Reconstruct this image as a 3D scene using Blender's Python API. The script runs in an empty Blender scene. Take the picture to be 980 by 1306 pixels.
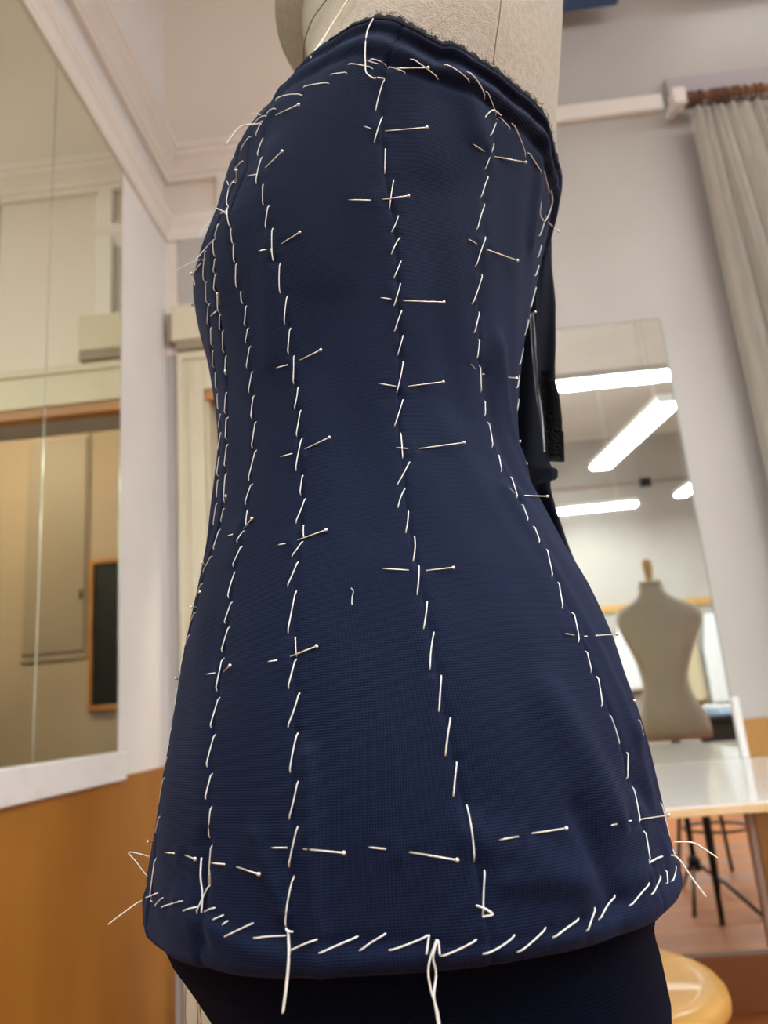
import bpy, math, random, json
import numpy as np
from mathutils import Matrix, Vector
random.seed(7); rng = np.random.default_rng(7)
sc = bpy.context.scene
COL = sc.collection

# ------------------------------------------------------------------ camera
cd = bpy.data.cameras.new('camera'); cam = bpy.data.objects.new('camera', cd); COL.objects.link(cam)
RX = (0.9938014, 0.0782908, -0.0789261); UX = (0.0959018, -0.2446694, 0.9648522); FX = (-0.0562283, 0.9664406, 0.2506610)
cam.matrix_world = Matrix(((RX[0], UX[0], -FX[0], 0), (RX[1], UX[1], -FX[1], 0), (RX[2], UX[2], -FX[2], 1.0), (0, 0, 0, 1)))
cd.sensor_fit = 'VERTICAL'; cd.sensor_height = 36.0; cd.lens = 36.0 * 975.0 / 1306.0
cd.clip_start = 0.02
cd.dof.use_dof = True; cd.dof.focus_distance = 0.37; cd.dof.aperture_fstop = 10.0
sc.camera = cam

# ------------------------------------------------------------------ world, exposure
w = bpy.data.worlds.new('world'); sc.world = w; w.use_nodes = True
w.node_tree.nodes['Background'].inputs[0].default_value = (0.62, 0.74, 1.0, 1)
w.node_tree.nodes['Background'].inputs[1].default_value = 1.1
sc.view_settings.view_transform = 'Standard'; sc.view_settings.look = 'None'
sc.view_settings.gamma = 1.0; sc.view_settings.use_curve_mapping = False
sc.view_settings.exposure = 0.0
LAMP_POWER = 60.0

# ------------------------------------------------------------------ materials
def principled(name, col, rough=0.6, metal=0.0, **kw):
    m = bpy.data.materials.new(name); m.use_nodes = True
    b = m.node_tree.nodes['Principled BSDF']
    b.inputs['Base Color'].default_value = (*col, 1); b.inputs['Roughness'].default_value = rough
    b.inputs['Metallic'].default_value = metal
    for k, v in kw.items(): b.inputs[k].default_value = v
    return m
def mottled(name, col, col2, scale, rough=0.6, bump=0.0, stretch=(1, 1, 1), detail=4, lo=0.35, hi=0.65, bscale=None, **kw):
    m = principled(name, col, rough, **kw); nt = m.node_tree; b = nt.nodes['Principled BSDF']
    tc = nt.nodes.new('ShaderNodeTexCoord'); mp = nt.nodes.new('ShaderNodeMapping'); mp.inputs['Scale'].default_value = stretch
    nz = nt.nodes.new('ShaderNodeTexNoise'); nz.inputs['Scale'].default_value = scale; nz.inputs['Detail'].default_value = detail
    cr = nt.nodes.new('ShaderNodeValToRGB'); cr.color_ramp.elements[0].position = lo; cr.color_ramp.elements[1].position = hi
    cr.color_ramp.elements[0].color = (*col, 1); cr.color_ramp.elements[1].color = (*col2, 1)
    L = nt.links
    L.new(tc.outputs['Object'], mp.inputs[0]); L.new(mp.outputs[0], nz.inputs[0]); L.new(nz.outputs[0], cr.inputs[0]); L.new(cr.outputs[0], b.inputs['Base Color'])
    if bump:
        n2 = nt.nodes.new('ShaderNodeTexNoise'); n2.inputs['Scale'].default_value = bscale or scale * 3; n2.inputs['Detail'].default_value = 3
        L.new(mp.outputs[0], n2.inputs[0])
        bp = nt.nodes.new('ShaderNodeBump'); bp.inputs['Strength'].default_value = bump; bp.inputs['Distance'].default_value = 0.002
        L.new(n2.outputs[0], bp.inputs['Height']); L.new(bp.outputs[0], b.inputs['Normal'])
    return m
def cloth_mat(name, col, sheen, rib=0.35, rib_period=0.0011, weave=0.0008, rough=0.75):
    """knitted cloth: UV in metres (u around, v along the height)"""
    m = principled(name, col, rough); nt = m.node_tree; b = nt.nodes['Principled BSDF']; L = nt.links
    b.inputs['Sheen Weight'].default_value = sheen; b.inputs['Sheen Roughness'].default_value = 0.45
    b.inputs['Sheen Tint'].default_value = (0.42, 0.50, 1.0, 1)
    b.inputs['Specular IOR Level'].default_value = 0.12
    uv = nt.nodes.new('ShaderNodeUVMap')
    def wave(axis, period, dist):
        wv = nt.nodes.new('ShaderNodeTexWave'); wv.bands_direction = axis; wv.inputs['Scale'].default_value = 2 * math.pi / period / 20.0
        wv.inputs['Distortion'].default_value = dist; wv.inputs['Detail'].default_value = 1; wv.inputs['Detail Scale'].default_value = 0.3
        L.new(uv.outputs[0], wv.inputs[0]); return wv
    w1 = wave('Y', rib_period, 0.6); w2 = wave('X', weave, 0.8)
    nz = nt.nodes.new('ShaderNodeTexNoise'); nz.inputs['Scale'].default_value = 18; nz.inputs['Detail'].default_value = 3
    tc = nt.nodes.new('ShaderNodeTexCoord'); L.new(tc.outputs['Object'], nz.inputs[0])
    mix = nt.nodes.new('ShaderNodeMix'); mix.data_type = 'FLOAT'; L.new(nz.outputs[0], mix.inputs[0]); L.new(w1.outputs['Fac'], mix.inputs[2]); L.new(w2.outputs['Fac'], mix.inputs[3])
    bp = nt.nodes.new('ShaderNodeBump'); bp.inputs['Strength'].default_value = rib; bp.inputs['Distance'].default_value = 0.0004
    L.new(mix.outputs[0], bp.inputs['Height']); L.new(bp.outputs[0], b.inputs['Normal'])
    mc = nt.nodes.new('ShaderNodeMix'); mc.data_type = 'RGBA'
    mc.inputs[6].default_value = (*[c * 0.80 for c in col], 1); mc.inputs[7].default_value = (*[c * 1.20 for c in col], 1)
    L.new(mix.outputs[0], mc.inputs[0]); L.new(mc.outputs[2], b.inputs['Base Color'])
    return m
def wood(name, c1, c2, scale=3.0, stretch=(1, 1, 1), rough=0.4, **kw):
    return mottled(name, c1, c2, scale, rough=rough, bump=0.08, stretch=stretch, detail=6, lo=0.3, hi=0.7, **kw)
def emitter(name, col, s):
    m = bpy.data.materials.new(name); m.use_nodes = True; nt = m.node_tree; nt.nodes.clear()
    e = nt.nodes.new('ShaderNodeEmission'); e.inputs[0].default_value = (*col, 1); e.inputs[1].default_value = s
    o = nt.nodes.new('ShaderNodeOutputMaterial'); nt.links.new(e.outputs[0], o.inputs[0]); return m

M = {}
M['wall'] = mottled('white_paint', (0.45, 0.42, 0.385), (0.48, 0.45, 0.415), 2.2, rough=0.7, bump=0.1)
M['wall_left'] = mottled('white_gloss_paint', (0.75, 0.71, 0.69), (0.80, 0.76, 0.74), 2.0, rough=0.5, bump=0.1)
M['wall_bright'] = mottled('brightened_wall_tone', (0.74, 0.66, 0.57), (0.77, 0.69, 0.60), 1.5, rough=0.7)  # back wall colour lightened to stand in for brighter light upper left
M['ceiling'] = mottled('ceiling_paint', (0.76, 0.73, 0.69), (0.80, 0.77, 0.73), 1.5, rough=0.8)
M['cream'] = mottled('cream_paint', (0.62, 0.55, 0.39), (0.66, 0.59, 0.43), 4, rough=0.4)
M['ledge'] = mottled('chipped_white_paint', (0.78, 0.75, 0.72), (0.70, 0.66, 0.60), 14, rough=0.45, bump=0.2, lo=0.55, hi=0.8)
M['cornice'] = mottled('cornice_paint', (0.79, 0.73, 0.67), (0.82, 0.77, 0.71), 3, rough=0.6)
M['wainscot'] = mottled('orange_varnished_panel', (0.29, 0.100, 0.008), (0.40, 0.165, 0.022), 2.2, rough=0.42, stretch=(1, 1, 0.35), bump=0.05, detail=5)
M['wainscot2'] = mottled('brown_varnished_panel', (0.36, 0.17, 0.04), (0.42, 0.21, 0.06), 3, rough=0.4, stretch=(1, 1, 0.3), detail=5)
M['mirror'] = principled('mirror_glass', (0.81, 0.83, 0.70), 0.02, 1.0)
M['mirror2'] = principled('mirror_glass_clean', (0.80, 0.82, 0.76), 0.015, 1.0)
M['bevel'] = principled('mirror_bevel', (0.8, 0.85, 0.8), 0.12, 1.0)
M['dull_edge'] = principled('dull_glass_edge', (0.30, 0.31, 0.28), 0.6)
M['floor'] = mottled('red_brown_floor', (0.29, 0.082, 0.018), (0.37, 0.12, 0.032), 5, rough=0.5, **{'Specular IOR Level': 0.25}, stretch=(0.4, 2.5, 1), detail=5)
M['floor2'] = mottled('dark_floor_plank', (0.20, 0.062, 0.018), (0.25, 0.085, 0.028), 5, rough=0.42, stretch=(0.4, 2.5, 1), detail=5)
M['floorgap'] = principled('floor_gap', (0.04, 0.02, 0.015), 0.8)
M['orange_wood'] = wood('orange_door_wood', (0.38, 0.16, 0.035), (0.48, 0.22, 0.06), 6, (1, 1, 1))
M['stool_wood'] = wood('honey_bent_plywood', (0.38, 0.185, 0.030), (0.48, 0.25, 0.055), 5, (0.6, 3.5, 3.5), 0.5, **{'Coat Weight': 0.05})
M['table_top'] = mottled('white_laminate', (0.80, 0.78, 0.74), (0.83, 0.81, 0.77), 5, rough=0.13)
M['ply_edge'] = wood('birch_ply_edge', (0.62, 0.42, 0.22), (0.70, 0.50, 0.28), 8)
M['beige_pipe_strip_shade'] = principled('beige_pipe_and_strip_shade', (0.42, 0.31, 0.25), 0.45)  # pipe paint; also carries the white mirror strip's shade under the table
M['black_metal'] = principled('black_painted_metal', (0.012, 0.011, 0.012), 0.45)
M['curtain'] = mottled('grey_linen', (0.43, 0.395, 0.345), (0.49, 0.45, 0.39), 30, rough=0.9, bump=0.2, stretch=(1, 1, 0.2))
M['rod_wood'] = wood('orange_rod_wood', (0.30, 0.13, 0.045), (0.36, 0.165, 0.06), 9)
M['ring'] = principled('brown_wood_ring', (0.13, 0.05, 0.028), 0.4)
M['pelmet'] = principled('grey_mauve_paint', (0.42, 0.37, 0.38), 0.6)
M['form_cloth'] = mottled('beige_stretch_jersey', (0.31, 0.265, 0.205), (0.37, 0.315, 0.245), 260, rough=0.85, bump=0.5, bscale=900)
M['form_bare'] = mottled('light_beige_jersey', (0.50, 0.43, 0.34), (0.55, 0.475, 0.38), 120, rough=0.85, bump=0.2)
M['form_pale'] = mottled('pale_cream_jersey', (0.66, 0.60, 0.40), (0.70, 0.64, 0.44), 200, rough=0.8, bump=0.3)
M['form_seam'] = principled('dark_seam_thread', (0.12, 0.09, 0.06), 0.9)
M['form_light_seam'] = principled('pale_seam', (0.85, 0.78, 0.62), 0.7)
M['navy'] = cloth_mat('navy_jersey', (0.0013, 0.0047, 0.0200), 0.065, rib=0.42)
M['navy_roll'] = cloth_mat('navy_rib_jersey', (0.0008, 0.0024, 0.0085), 0.015, rib=0.9, rib_period=0.0016)
M['navy_roll'].node_tree.nodes['Principled BSDF'].inputs['Specular IOR Level'].default_value = 0.04
M['navy_dark'] = cloth_mat('navy_inner_cloth', (0.0025, 0.004, 0.010), 0.02, rib=0.3)
M['raw'] = mottled('frayed_navy_edge', (0.004, 0.005, 0.010), (0.016, 0.018, 0.026), 700, rough=0.95, bump=1.0)
M['black_tape'] = mottled('glossy_black_tape', (0.0010, 0.0010, 0.0016), (0.0020, 0.0020, 0.003), 300, rough=0.42, bump=0.5, bscale=500, **{'Specular IOR Level': 0.03})
M['satin'] = principled('grey_satin_tape', (0.42, 0.42, 0.44), 0.35, 0.2)
M['thread'] = mottled('white_cotton_thread', (0.80, 0.79, 0.74), (0.66, 0.65, 0.60), 2500, rough=0.7)
M['red_thread'] = principled('rust_thread', (0.28, 0.085, 0.045), 0.8)
M['pin'] = principled('pin_steel', (0.80, 0.74, 0.62), 0.38, 0.55)
M['pin_head'] = principled('pin_steel_head', (0.92, 0.88, 0.80), 0.28, 0.85)
M['lamp'] = emitter('lit_fluorescent_diffuser', (0.90, 0.965, 1.0), LAMP_POWER)
M['lamp_weak'] = emitter('dim_fluorescent_diffuser', (0.92, 0.97, 1.0), 2.6)
M['lamp_fill_beyond'] = emitter('warm_fill_diffuser', (1.0, 0.86, 0.68), 80.0)  # unseen fill light added for the room beyond
M['lamp_body'] = principled('white_lamp_housing', (0.7, 0.7, 0.66), 0.5)
M['blue'] = principled('blue_painted_metal', (0.045, 0.085, 0.21), 0.5)
M['dark_glass'] = principled('dark_window_glass', (0.01, 0.014, 0.014), 0.08)
M['cupboard'] = principled('olive_brown_panel', (0.30, 0.235, 0.16), 0.5)
M['inner_wall'] = mottled('ochre_wall_paint', (0.40, 0.31, 0.21), (0.44, 0.34, 0.235), 2, rough=0.8)
M['knob'] = wood('turned_beech', (0.60, 0.36, 0.15), (0.70, 0.44, 0.20), 12)
M['white_cloth'] = principled('white_cotton', (0.78, 0.80, 0.82), 0.85)
M['cream_cloth'] = principled('cream_cotton', (0.62, 0.54, 0.36), 0.85)
M['lightblue'] = principled('pale_blue_cotton', (0.45, 0.60, 0.85), 0.8)
M['rail'] = wood('golden_rail_wood', (0.52, 0.30, 0.08), (0.6, 0.36, 0.11), 6)
M['glass'] = principled('window_glass', (0.9, 0.95, 1.0), 0.02, 0.0, **{'Transmission Weight': 1.0, 'IOR': 1.1})
M['white_frame'] = principled('white_window_paint', (0.7, 0.7, 0.7), 0.4)

# ------------------------------------------------------------------ builders
def thing(name, label, cat, loc=(0, 0, 0), group=None):
    o = bpy.data.objects.new(name, None); COL.objects.link(o); o.location = loc; o.empty_display_size = 0.05
    o['label'] = label; o['category'] = cat
    if group: o['group'] = group
    return o
def root_of(o):
    while o.parent: o = o.parent
    return o
def mobj(name, V, Fc, mat, parent=None, smooth=False, uv=None, label=None):
    """one mesh object; V in world coordinates"""
    me = bpy.data.meshes.new(name); me.from_pydata([tuple(v) for v in V], [], Fc)
    if uv is not None:
        ul = me.uv_layers.new(name='UVMap'); li = np.empty(len(me.loops), dtype=np.int32); me.loops.foreach_get('vertex_index', li)
        ul.data.foreach_set('uv', np.asarray(uv, dtype=np.float32)[li].ravel())
    if smooth: me.polygons.foreach_set('use_smooth', [True] * len(me.polygons))
    me.materials.append(mat); me.update()
    o = bpy.data.objects.new(name, me); COL.objects.link(o)
    if parent is not None:
        o.parent = parent; r = root_of(parent)
        if parent.type == 'EMPTY' : o.matrix_parent_inverse = Matrix.Translation(-Vector(r.location))
    if label: o['label'] = label
    return o
def structure(o): o['kind'] = 'structure'; return o
class MB:
    def __init__(s): s.V = []; s.F = []
    def add(s, V, F):
        n = len(s.V); s.V += [tuple(v) for v in V]; s.F += [tuple(i + n for i in f) for f in F]; return s
    def box(s, x0, x1, y0, y1, z0, z1, b=0.0):
        if b <= 0:
            V = [(x, y, z) for z in (z0, z1) for y in (y0, y1) for x in (x0, x1)]
            return s.add(V, [(0, 2, 3, 1), (4, 5, 7, 6), (0, 1, 5, 4), (2, 6, 7, 3), (0, 4, 6, 2), (1, 3, 7, 5)])
        V = []; idx = {}
        def P(k, c): V.append(c); idx[k] = len(V) - 1
        X = (x0, x1); Yv = (y0, y1); Zv = (z0, z1)
        for i in (0, 1):
            for j in (0, 1):
                for k in (0, 1):
                    sx, sy, sz = (1, -1)[i], (1, -1)[j], (1, -1)[k]
                    P((i, j, k, 'x'), (X[i], Yv[j] + sy * b, Zv[k] + sz * b))
                    P((i, j, k, 'y'), (X[i] + sx * b, Yv[j], Zv[k] + sz * b))
                    P((i, j, k, 'z'), (X[i] + sx * b, Yv[j] + sy * b, Zv[k]))
        F = []
        for i in (0, 1): q = [idx[(i, j, k, 'x')] for j, k in ((0, 0), (1, 0), (1, 1), (0, 1))]; F.append(q if i else q[::-1])
        for j in (0, 1): q = [idx[(i, j, k, 'y')] for i, k in ((0, 0), (0, 1), (1, 1), (1, 0))]; F.append(q if j else q[::-1])
        for k in (0, 1): q = [idx[(i, j, k, 'z')] for i, j in ((0, 0), (1, 0), (1, 1), (0, 1))]; F.append(q if k else q[::-1])
        for a, c in ((0, 0), (0, 1), (1, 0), (1, 1)):
            F.append([idx[(a, c, 0, 'x')], idx[(a, c, 1, 'x')], idx[(a, c, 1, 'y')], idx[(a, c, 0, 'y')]])
            F.append([idx[(a, 0, c, 'x')], idx[(a, 1, c, 'x')], idx[(a, 1, c, 'z')], idx[(a, 0, c, 'z')]])
            F.append([idx[(0, a, c, 'y')], idx[(1, a, c, 'y')], idx[(1, a, c, 'z')], idx[(0, a, c, 'z')]])
        for i in (0, 1):
            for j in (0, 1):
                for k in (0, 1): F.append([idx[(i, j, k, a)] for a in 'xyz'])
        return s.add(V, F)
    def tube(s, P, r, n=8, caps=True):
        P = [np.array(p, float) for p in P]; R = r if hasattr(r, '__len__') else [r] * len(P); rings = []; V = []; up = None
        for i, p in enumerate(P):
            t = P[min(i + 1, len(P) - 1)] - P[max(i - 1, 0)]; t /= (np.linalg.norm(t) + 1e-12)
            if up is None: up = np.array([0, 0, 1.]) if abs(t[2]) < 0.9 else np.array([1., 0, 0])
            a = np.cross(t, up); a /= np.linalg.norm(a); b = np.cross(a, t); up = b
            for k in range(n):
                an = 2 * math.pi * k / n; V.append(p + R[i] * (math.cos(an) * a + math.sin(an) * b))
        F = []
        for i in range(len(P) - 1):
            for k in range(n): F.append((i * n + k, i * n + (k + 1) % n, (i + 1) * n + (k + 1) % n, (i + 1) * n + k))
        if caps: F += [tuple(range(n))[::-1], tuple(range((len(P) - 1) * n, len(P) * n))]
        return s.add(V, F)
    def lathe(s, prof, c=(0, 0), n=32, sx=1, sy=1):
        V = []; F = []
        for r, z in prof:
            for k in range(n): a = 2 * math.pi * k / n; V.append((c[0] + r * sx * math.cos(a), c[1] + r * sy * math.sin(a), z))
        for i in range(len(prof) - 1):
            for k in range(n): F.append((i * n + k, i * n + (k + 1) % n, (i + 1) * n + (k + 1) % n, (i + 1) * n + k))
        F += [tuple(range(n))[::-1], tuple(range((len(prof) - 1) * n, len(prof) * n))]
        return s.add(V, F)
    def sweep(s, prof, p0, p1, axis):
        """extrude a closed 2-D profile [(out, z)] between two coordinates; axis 'y' -> out=+x, axis 'x' -> out=-y"""
        V = []
        for q in (p0, p1):
            for d, z in prof: V.append(q(d, z))
        n = len(prof); F = [(k, (k + 1) % n, n + (k + 1) % n, n + k) for k in range(n)] + [tuple(range(n))[::-1], tuple(range(n, 2 * n))]
        return s.add(V, F)
    def sphere(s, c, r, nu=10, nv=6):
        V = [(c[0], c[1], c[2] + r)]; F = []
        for i in range(1, nv):
            for k in range(nu):
                ph = math.pi * i / nv; a = 2 * math.pi * k / nu
                V.append((c[0] + r * math.sin(ph) * math.cos(a), c[1] + r * math.sin(ph) * math.sin(a), c[2] + r * math.cos(ph)))
        V.append((c[0], c[1], c[2] - r)); L = len(V) - 1
        for k in range(nu): F.append((0, 1 + k, 1 + (k + 1) % nu)); F.append((L, L - nu + (k + 1) % nu, L - nu + k))
        for i in range(nv - 2):
            for k in range(nu): a = 1 + i * nu; F.append((a + k, a + nu + k, a + nu + (k + 1) % nu, a + (k + 1) % nu))
        return s.add(V, F)
    def torus(s, c, R, r, axis='x', n=20, m=8):
        V = []; F = []
        for i in range(n):
            a = 2 * math.pi * i / n
            for j in range(m):
                b = 2 * math.pi * j / m; q = R + r * math.cos(b)
                if axis == 'x': V.append((c[0] + r * math.sin(b), c[1] + q * math.cos(a), c[2] + q * math.sin(a)))
                else: V.append((c[0] + q * math.cos(a), c[1] + q * math.sin(a), c[2] + r * math.sin(b)))
        for i in range(n):
            for j in range(m): F.append((i * m + j, i * m + (j + 1) % m, ((i + 1) % n) * m + (j + 1) % m, ((i + 1) % n) * m + j))
        return s.add(V, F)
    def build(s, name, mat, parent=None, smooth=False, label=None):
        o = mobj(name, s.V, s.F, mat, parent, smooth, label=label)
        return o
def smooth_bevel(o, wd=0.002, seg=2):
    b = o.modifiers.new('bevel', 'BEVEL'); b.width = wd; b.segments = seg; b.limit_method = 'ANGLE'; return o
def boxobj(name, mat, parent, x0, x1, y0, y1, z0, z1, b=0.0, label=None):
    return MB().box(x0, x1, y0, y1, z0, z1, b).build(name, mat, parent, label=label)

# ------------------------------------------------------------------ room shell
XL, YB, XR_, YF, ZC = -0.993, 2.78, 4.30, -5.00, 4.50
WT = 0.25
def wall_rects(rects, y0, y1):
    m = MB()
    for x0, x1, z0, z1 in rects: m.box(x0, x1, y0, y1, z0, z1)
    return m
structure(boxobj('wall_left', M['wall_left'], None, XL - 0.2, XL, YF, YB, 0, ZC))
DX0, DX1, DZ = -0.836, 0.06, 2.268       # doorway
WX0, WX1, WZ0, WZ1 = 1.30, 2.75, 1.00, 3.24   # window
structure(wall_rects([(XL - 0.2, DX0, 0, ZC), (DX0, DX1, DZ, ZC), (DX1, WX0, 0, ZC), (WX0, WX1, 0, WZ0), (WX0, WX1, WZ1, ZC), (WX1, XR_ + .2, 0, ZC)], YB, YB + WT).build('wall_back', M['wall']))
structure(boxobj('wall_right', M['wall'], None, XR_, XR_ + 0.2, YF, YB, 0, ZC))
structure(boxobj('wall_front', M['wall'], None, XL - .2, XR_ + .2, YF - 0.2, YF, 0, ZC))
structure(boxobj('ceiling', M['ceiling'], None, XL - .2, XR_ + .2, YF - .2, YB + WT, ZC, ZC + 0.15))
fl = structure(boxobj('floor', M['floorgap'], None, XL - .2, XR_ + .2, YF - .2, 4.7, -0.12, -0.006))
# floor planks laid along the back wall, each a part of the floor
y = YB - 0.002; row = 0
pm = {}
while y > -2.4:
    x = XL + 0.01 - (row % 3) * 0.45
    while x < 3.4:
        xa = max(x, XL + 0.005); xb = min(x + 1.35, XR_ - 0.01)
        if xb - xa > 0.1:
            boxobj('plank', M['floor'] if rng.random() > .35 else M['floor2'], fl, xa + .0015, xb - .0015, y - 0.1885, y - 0.0015, -0.008, 0.0, 0.0015)
        x += 1.35
    y -= 0.19; row += 1
structure(boxobj('trim_1', M['floor2'], None, XL, XR_, YF, y, -0.006, -0.0005))   # plain boards behind the viewpoint
# upper cornice: band of classical moulding at 3.3-3.41 m on both walls
def prof(z0, dep, h, ins=0.0):
    return [(ins, z0), (dep * .30, z0), (dep * .30, z0 + h * .16), (dep * .42, z0 + h * .22), (dep * .42, z0 + h * .34),
            (dep * .62, z0 + h * .52), (dep * .86, z0 + h * .66), (dep * .86, z0 + h * .76), (dep, z0 + h * .82), (dep, z0 + h), (ins, z0 + h)]
def corn_left(name, z0, dep, h, ya, yb):
    m = MB(); p = prof(z0, dep, h)
    m.sweep(p, lambda d, z: (XL + d, ya, z), lambda d, z: (XL + d, yb - d, z), 'y'); return structure(m.build(name, M['cornice']))
def corn_back(name, z0, dep, h, xa, xb, mitre=True):
    m = MB(); p = prof(z0, dep, h)
    m.sweep(p, lambda d, z: (xa + (d if mitre else 0), YB - d, z), lambda d, z: (xb, YB - d, z), 'x'); return structure(m.build(name, M['cornice']))
structure(boxobj('wall_brightening_upper', M['wall_bright'], None, XL, 0.1, YB - .006, YB, 3.405, ZC))  # thin slab over the wall, its brighter light put into the colour
structure(boxobj('wall_brightening_frieze', M['wall_bright'], None, XL, -0.25, YB - .004, YB, 2.46, 3.265))  # same lightened colour over the frieze, in place of light
corn_left('trim_2', 3.262, 0.085, 0.145, YF, YB)
corn_back('trim_3', 3.262, 0.085, 0.145, XL, -0.25)
structure(MB().box(-0.25, 1.14, YB - 0.03, YB, 3.325, 3.40, 0.004).build('trim_4', M['cornice']))
corn_left('trim_5', 2.985, 0.05, 0.09, YF, YB)
corn_back('trim_6', 2.985, 0.05, 0.09, XL, -0.68)
# thin groove mouldings on the frieze between
corn_left('trim_7', 3.10, 0.018, 0.03, YF, YB)

# wainscot
wl = structure(boxobj('trim_8', M['floorgap'], None, XL, XL + 0.006, YF, YB, 0, 0.872))
yy = YB
while yy > YF + .1:
    boxobj('panel', M['wainscot'], wl, XL + .004, XL + .014, max(yy - 1.1, YF) + .002, yy - .002 if yy < YB else yy, 0.0, 0.874, 0.002); yy -= 1.1
wb = structure(boxobj('trim_9', M['floorgap'], None, 0.9705, WX1 + 1.4, YB - 0.006, YB, 0, 0.872))
xx = 0.9705
while xx < 4.1:
    boxobj('panel', M['wainscot2'], wb, xx + .001, xx + .8, YB - .014, YB - .004, 0.0, 0.876, 0.002); xx += 0.802
structure(boxobj('baseboard_back', M['floor2'], None, DX1 + .12, 1.0, YB - 0.018, YB, 0.0, 0.165, 0.003))

# left mirror: two panes over a chipped white ledge
lm = thing('wall_mirror', 'large two-pane mirror on the left wall above a white painted ledge', 'mirror', (XL, 1.6, 0.943))
for ya, yb in ((-0.60, 1.828), (1.834, 2.312)):
    smooth_bevel(boxobj('mirror_pane', M['mirror'], lm, XL + .001, XL + .007, ya, yb, 0.944, 2.996), 0.0015, 2)
boxobj('bevel_strip', M['bevel'], lm, XL + .001, XL + .0085, 1.8285, 1.8335, 0.944, 2.70)
boxobj('ledge', M['ledge'], lm, XL, XL + .030, -0.65, 2.33, 0.862, 0.943, 0.003, label='chipped white painted ledge')
boxobj('edge_strip', M['bevel'], lm, XL + .001, XL + .008, 2.3125, 2.316, 0.944, 2.996)

# doorway woodwork (cream casing, overdoor box, pilaster, orange head)
door = structure(MB().box(DX0 - .105, DX0 - .002, YB - .022, YB, 0, 2.455, .003).build('door_1', M['cream']))
def cas(nm, *a, m='cream', b=.003): return MB().box(*a, b).build(nm, M[m], door)
cas('casing_moulding', DX0 - .105, DX0 - .083, YB - .036, YB - .02, 0, 2.44, b=.004)
cas('casing_moulding', DX0 - .060, DX0 - .044, YB - .030, YB - .02, 0, 2.40, b=.004)
cas('head_casing', DX0 - .002, DX1 + .10, YB - .022, YB, DZ + .02, 2.455)
cas('head_moulding', DX0 - .105, DX1 + .10, YB - .034, YB - .02, 2.42, 2.455, b=.004)
cas('right_casing', DX1 + .002, DX1 + .10, YB - .022, YB, 0, DZ + .02)
cas('jamb', DX0 - .001, DX0 + .012, YB - .004, YB + WT, 0, DZ, m='cream')
cas('jamb', DX1 - .012, DX1 + .001, YB - .004, YB + WT, 0, DZ, m='cream')
cas('door_head', DX0 + .0, DX1 - .0, YB - .01, YB + .05, DZ - .022, DZ + .02, m='orange_wood')
structure(MB().box(-0.955, -0.632, YB - .055, YB, 2.497, 2.655, .004).build('trim_10', M['cream']))
structure(MB().box(-0.940, -0.632, YB - .05, YB, 2.457, 2.497, .004).build('overdoor_shade_strip', M['cupboard']))  # dark strip put in for the shadow line beneath the overdoor box
p10 = structure(MB().box(-0.935, -0.780, YB - .016, YB, 2.655, 2.985, .003).build('trim_12', M['wall']))
structure(MB().box(-0.760, -0.690, YB - .035, YB, 2.655, 3.262, .004).build('trim_13', M['cornice']))
structure(MB().box(-0.975, -0.955, YB - .05, YB, 2.497, 2.62, .003).build('trim_14', M['cupboard']))

# the darker room beyond the doorway
NX0, NX1, NY, NZ = -1.9, 1.7, 4.62, 3.4
structure(boxobj('wall_beyond', M['inner_wall'], None, NX0, NX1, NY, NY + .1, 0, NZ))
structure(boxobj('wall_beyond_left', M['inner_wall'], None, NX0 - .1, NX0, YB + WT, NY, 0, NZ))
structure(boxobj('wall_beyond_right', M['inner_wall'], None, NX1, NX1 + .1, YB + WT, NY, 0, NZ))
structure(boxobj('ceiling_beyond', M['ceiling'], None, NX0, NX1, YB + WT, NY, NZ, NZ + .1))
cb = thing('wall_cupboard', 'flat olive brown cupboard door on the wall beyond the doorway, seen in the left mirror', 'cupboard', (0.4, NY, 1.46))
cbd = boxobj('cupboard_door', M['cupboard'], cb, 0.205, 0.60, NY - .03, NY - .002, 1.50, 2.90, .004)
boxobj('frame', M['inner_wall'], cb, 0.19, 0.615, NY - .016, NY, 1.46, 2.93, .003)
boxobj('handle', M['black_metal'], cbd, 0.222, 0.232, NY - .045, NY - .03, 1.82, 1.88, .002)
dw = thing('dark_window', 'small dark window in an orange wooden frame, seen in the left mirror', 'window', (0, NY, 1.14))
for a in ((-0.35, 0.175, 1.135, 1.165), (-0.35, 0.175, 2.035, 2.065), (0.150, 0.175, 1.165, 2.035), (-0.35, -0.325, 1.165, 2.035)):
    boxobj('frame', M['orange_wood'], dw, a[0], a[1], NY - .035, NY - .001, a[2], a[3], .003)
boxobj('pane', M['dark_glass'], dw, -0.325, 0.150, NY - .012, NY - .004, 1.165, 2.035)

# window behind the curtain
wn = structure(MB().box(WX0, WX1, YB + .06, YB + .12, WZ0, WZ0 + .06).box(WX0, WX1, YB + .06, YB + .12, WZ1 - .06, WZ1).box(WX0, WX0 + .06, YB + .06, YB + .12, WZ0, WZ1).box(WX1 - .06, WX1, YB + .06, YB + .12, WZ0, WZ1).box(1.99, 2.06, YB + .06, YB + .12, WZ0, WZ1).build('window_1', M['white_frame']))
boxobj('pane', M['glass'], wn, WX0 + .05, 2.0, YB + .085, YB + .09, WZ0 + .05, WZ1 - .05)
boxobj('pane', M['glass'], wn, 2.05, WX1 - .05, YB + .085, YB + .09, WZ0 + .05, WZ1 - .05)
structure(MB().box(1.165, 3.05, YB - .035, YB, 3.328, 3.465, .003).build('trim_15', M['pelmet']))

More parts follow.
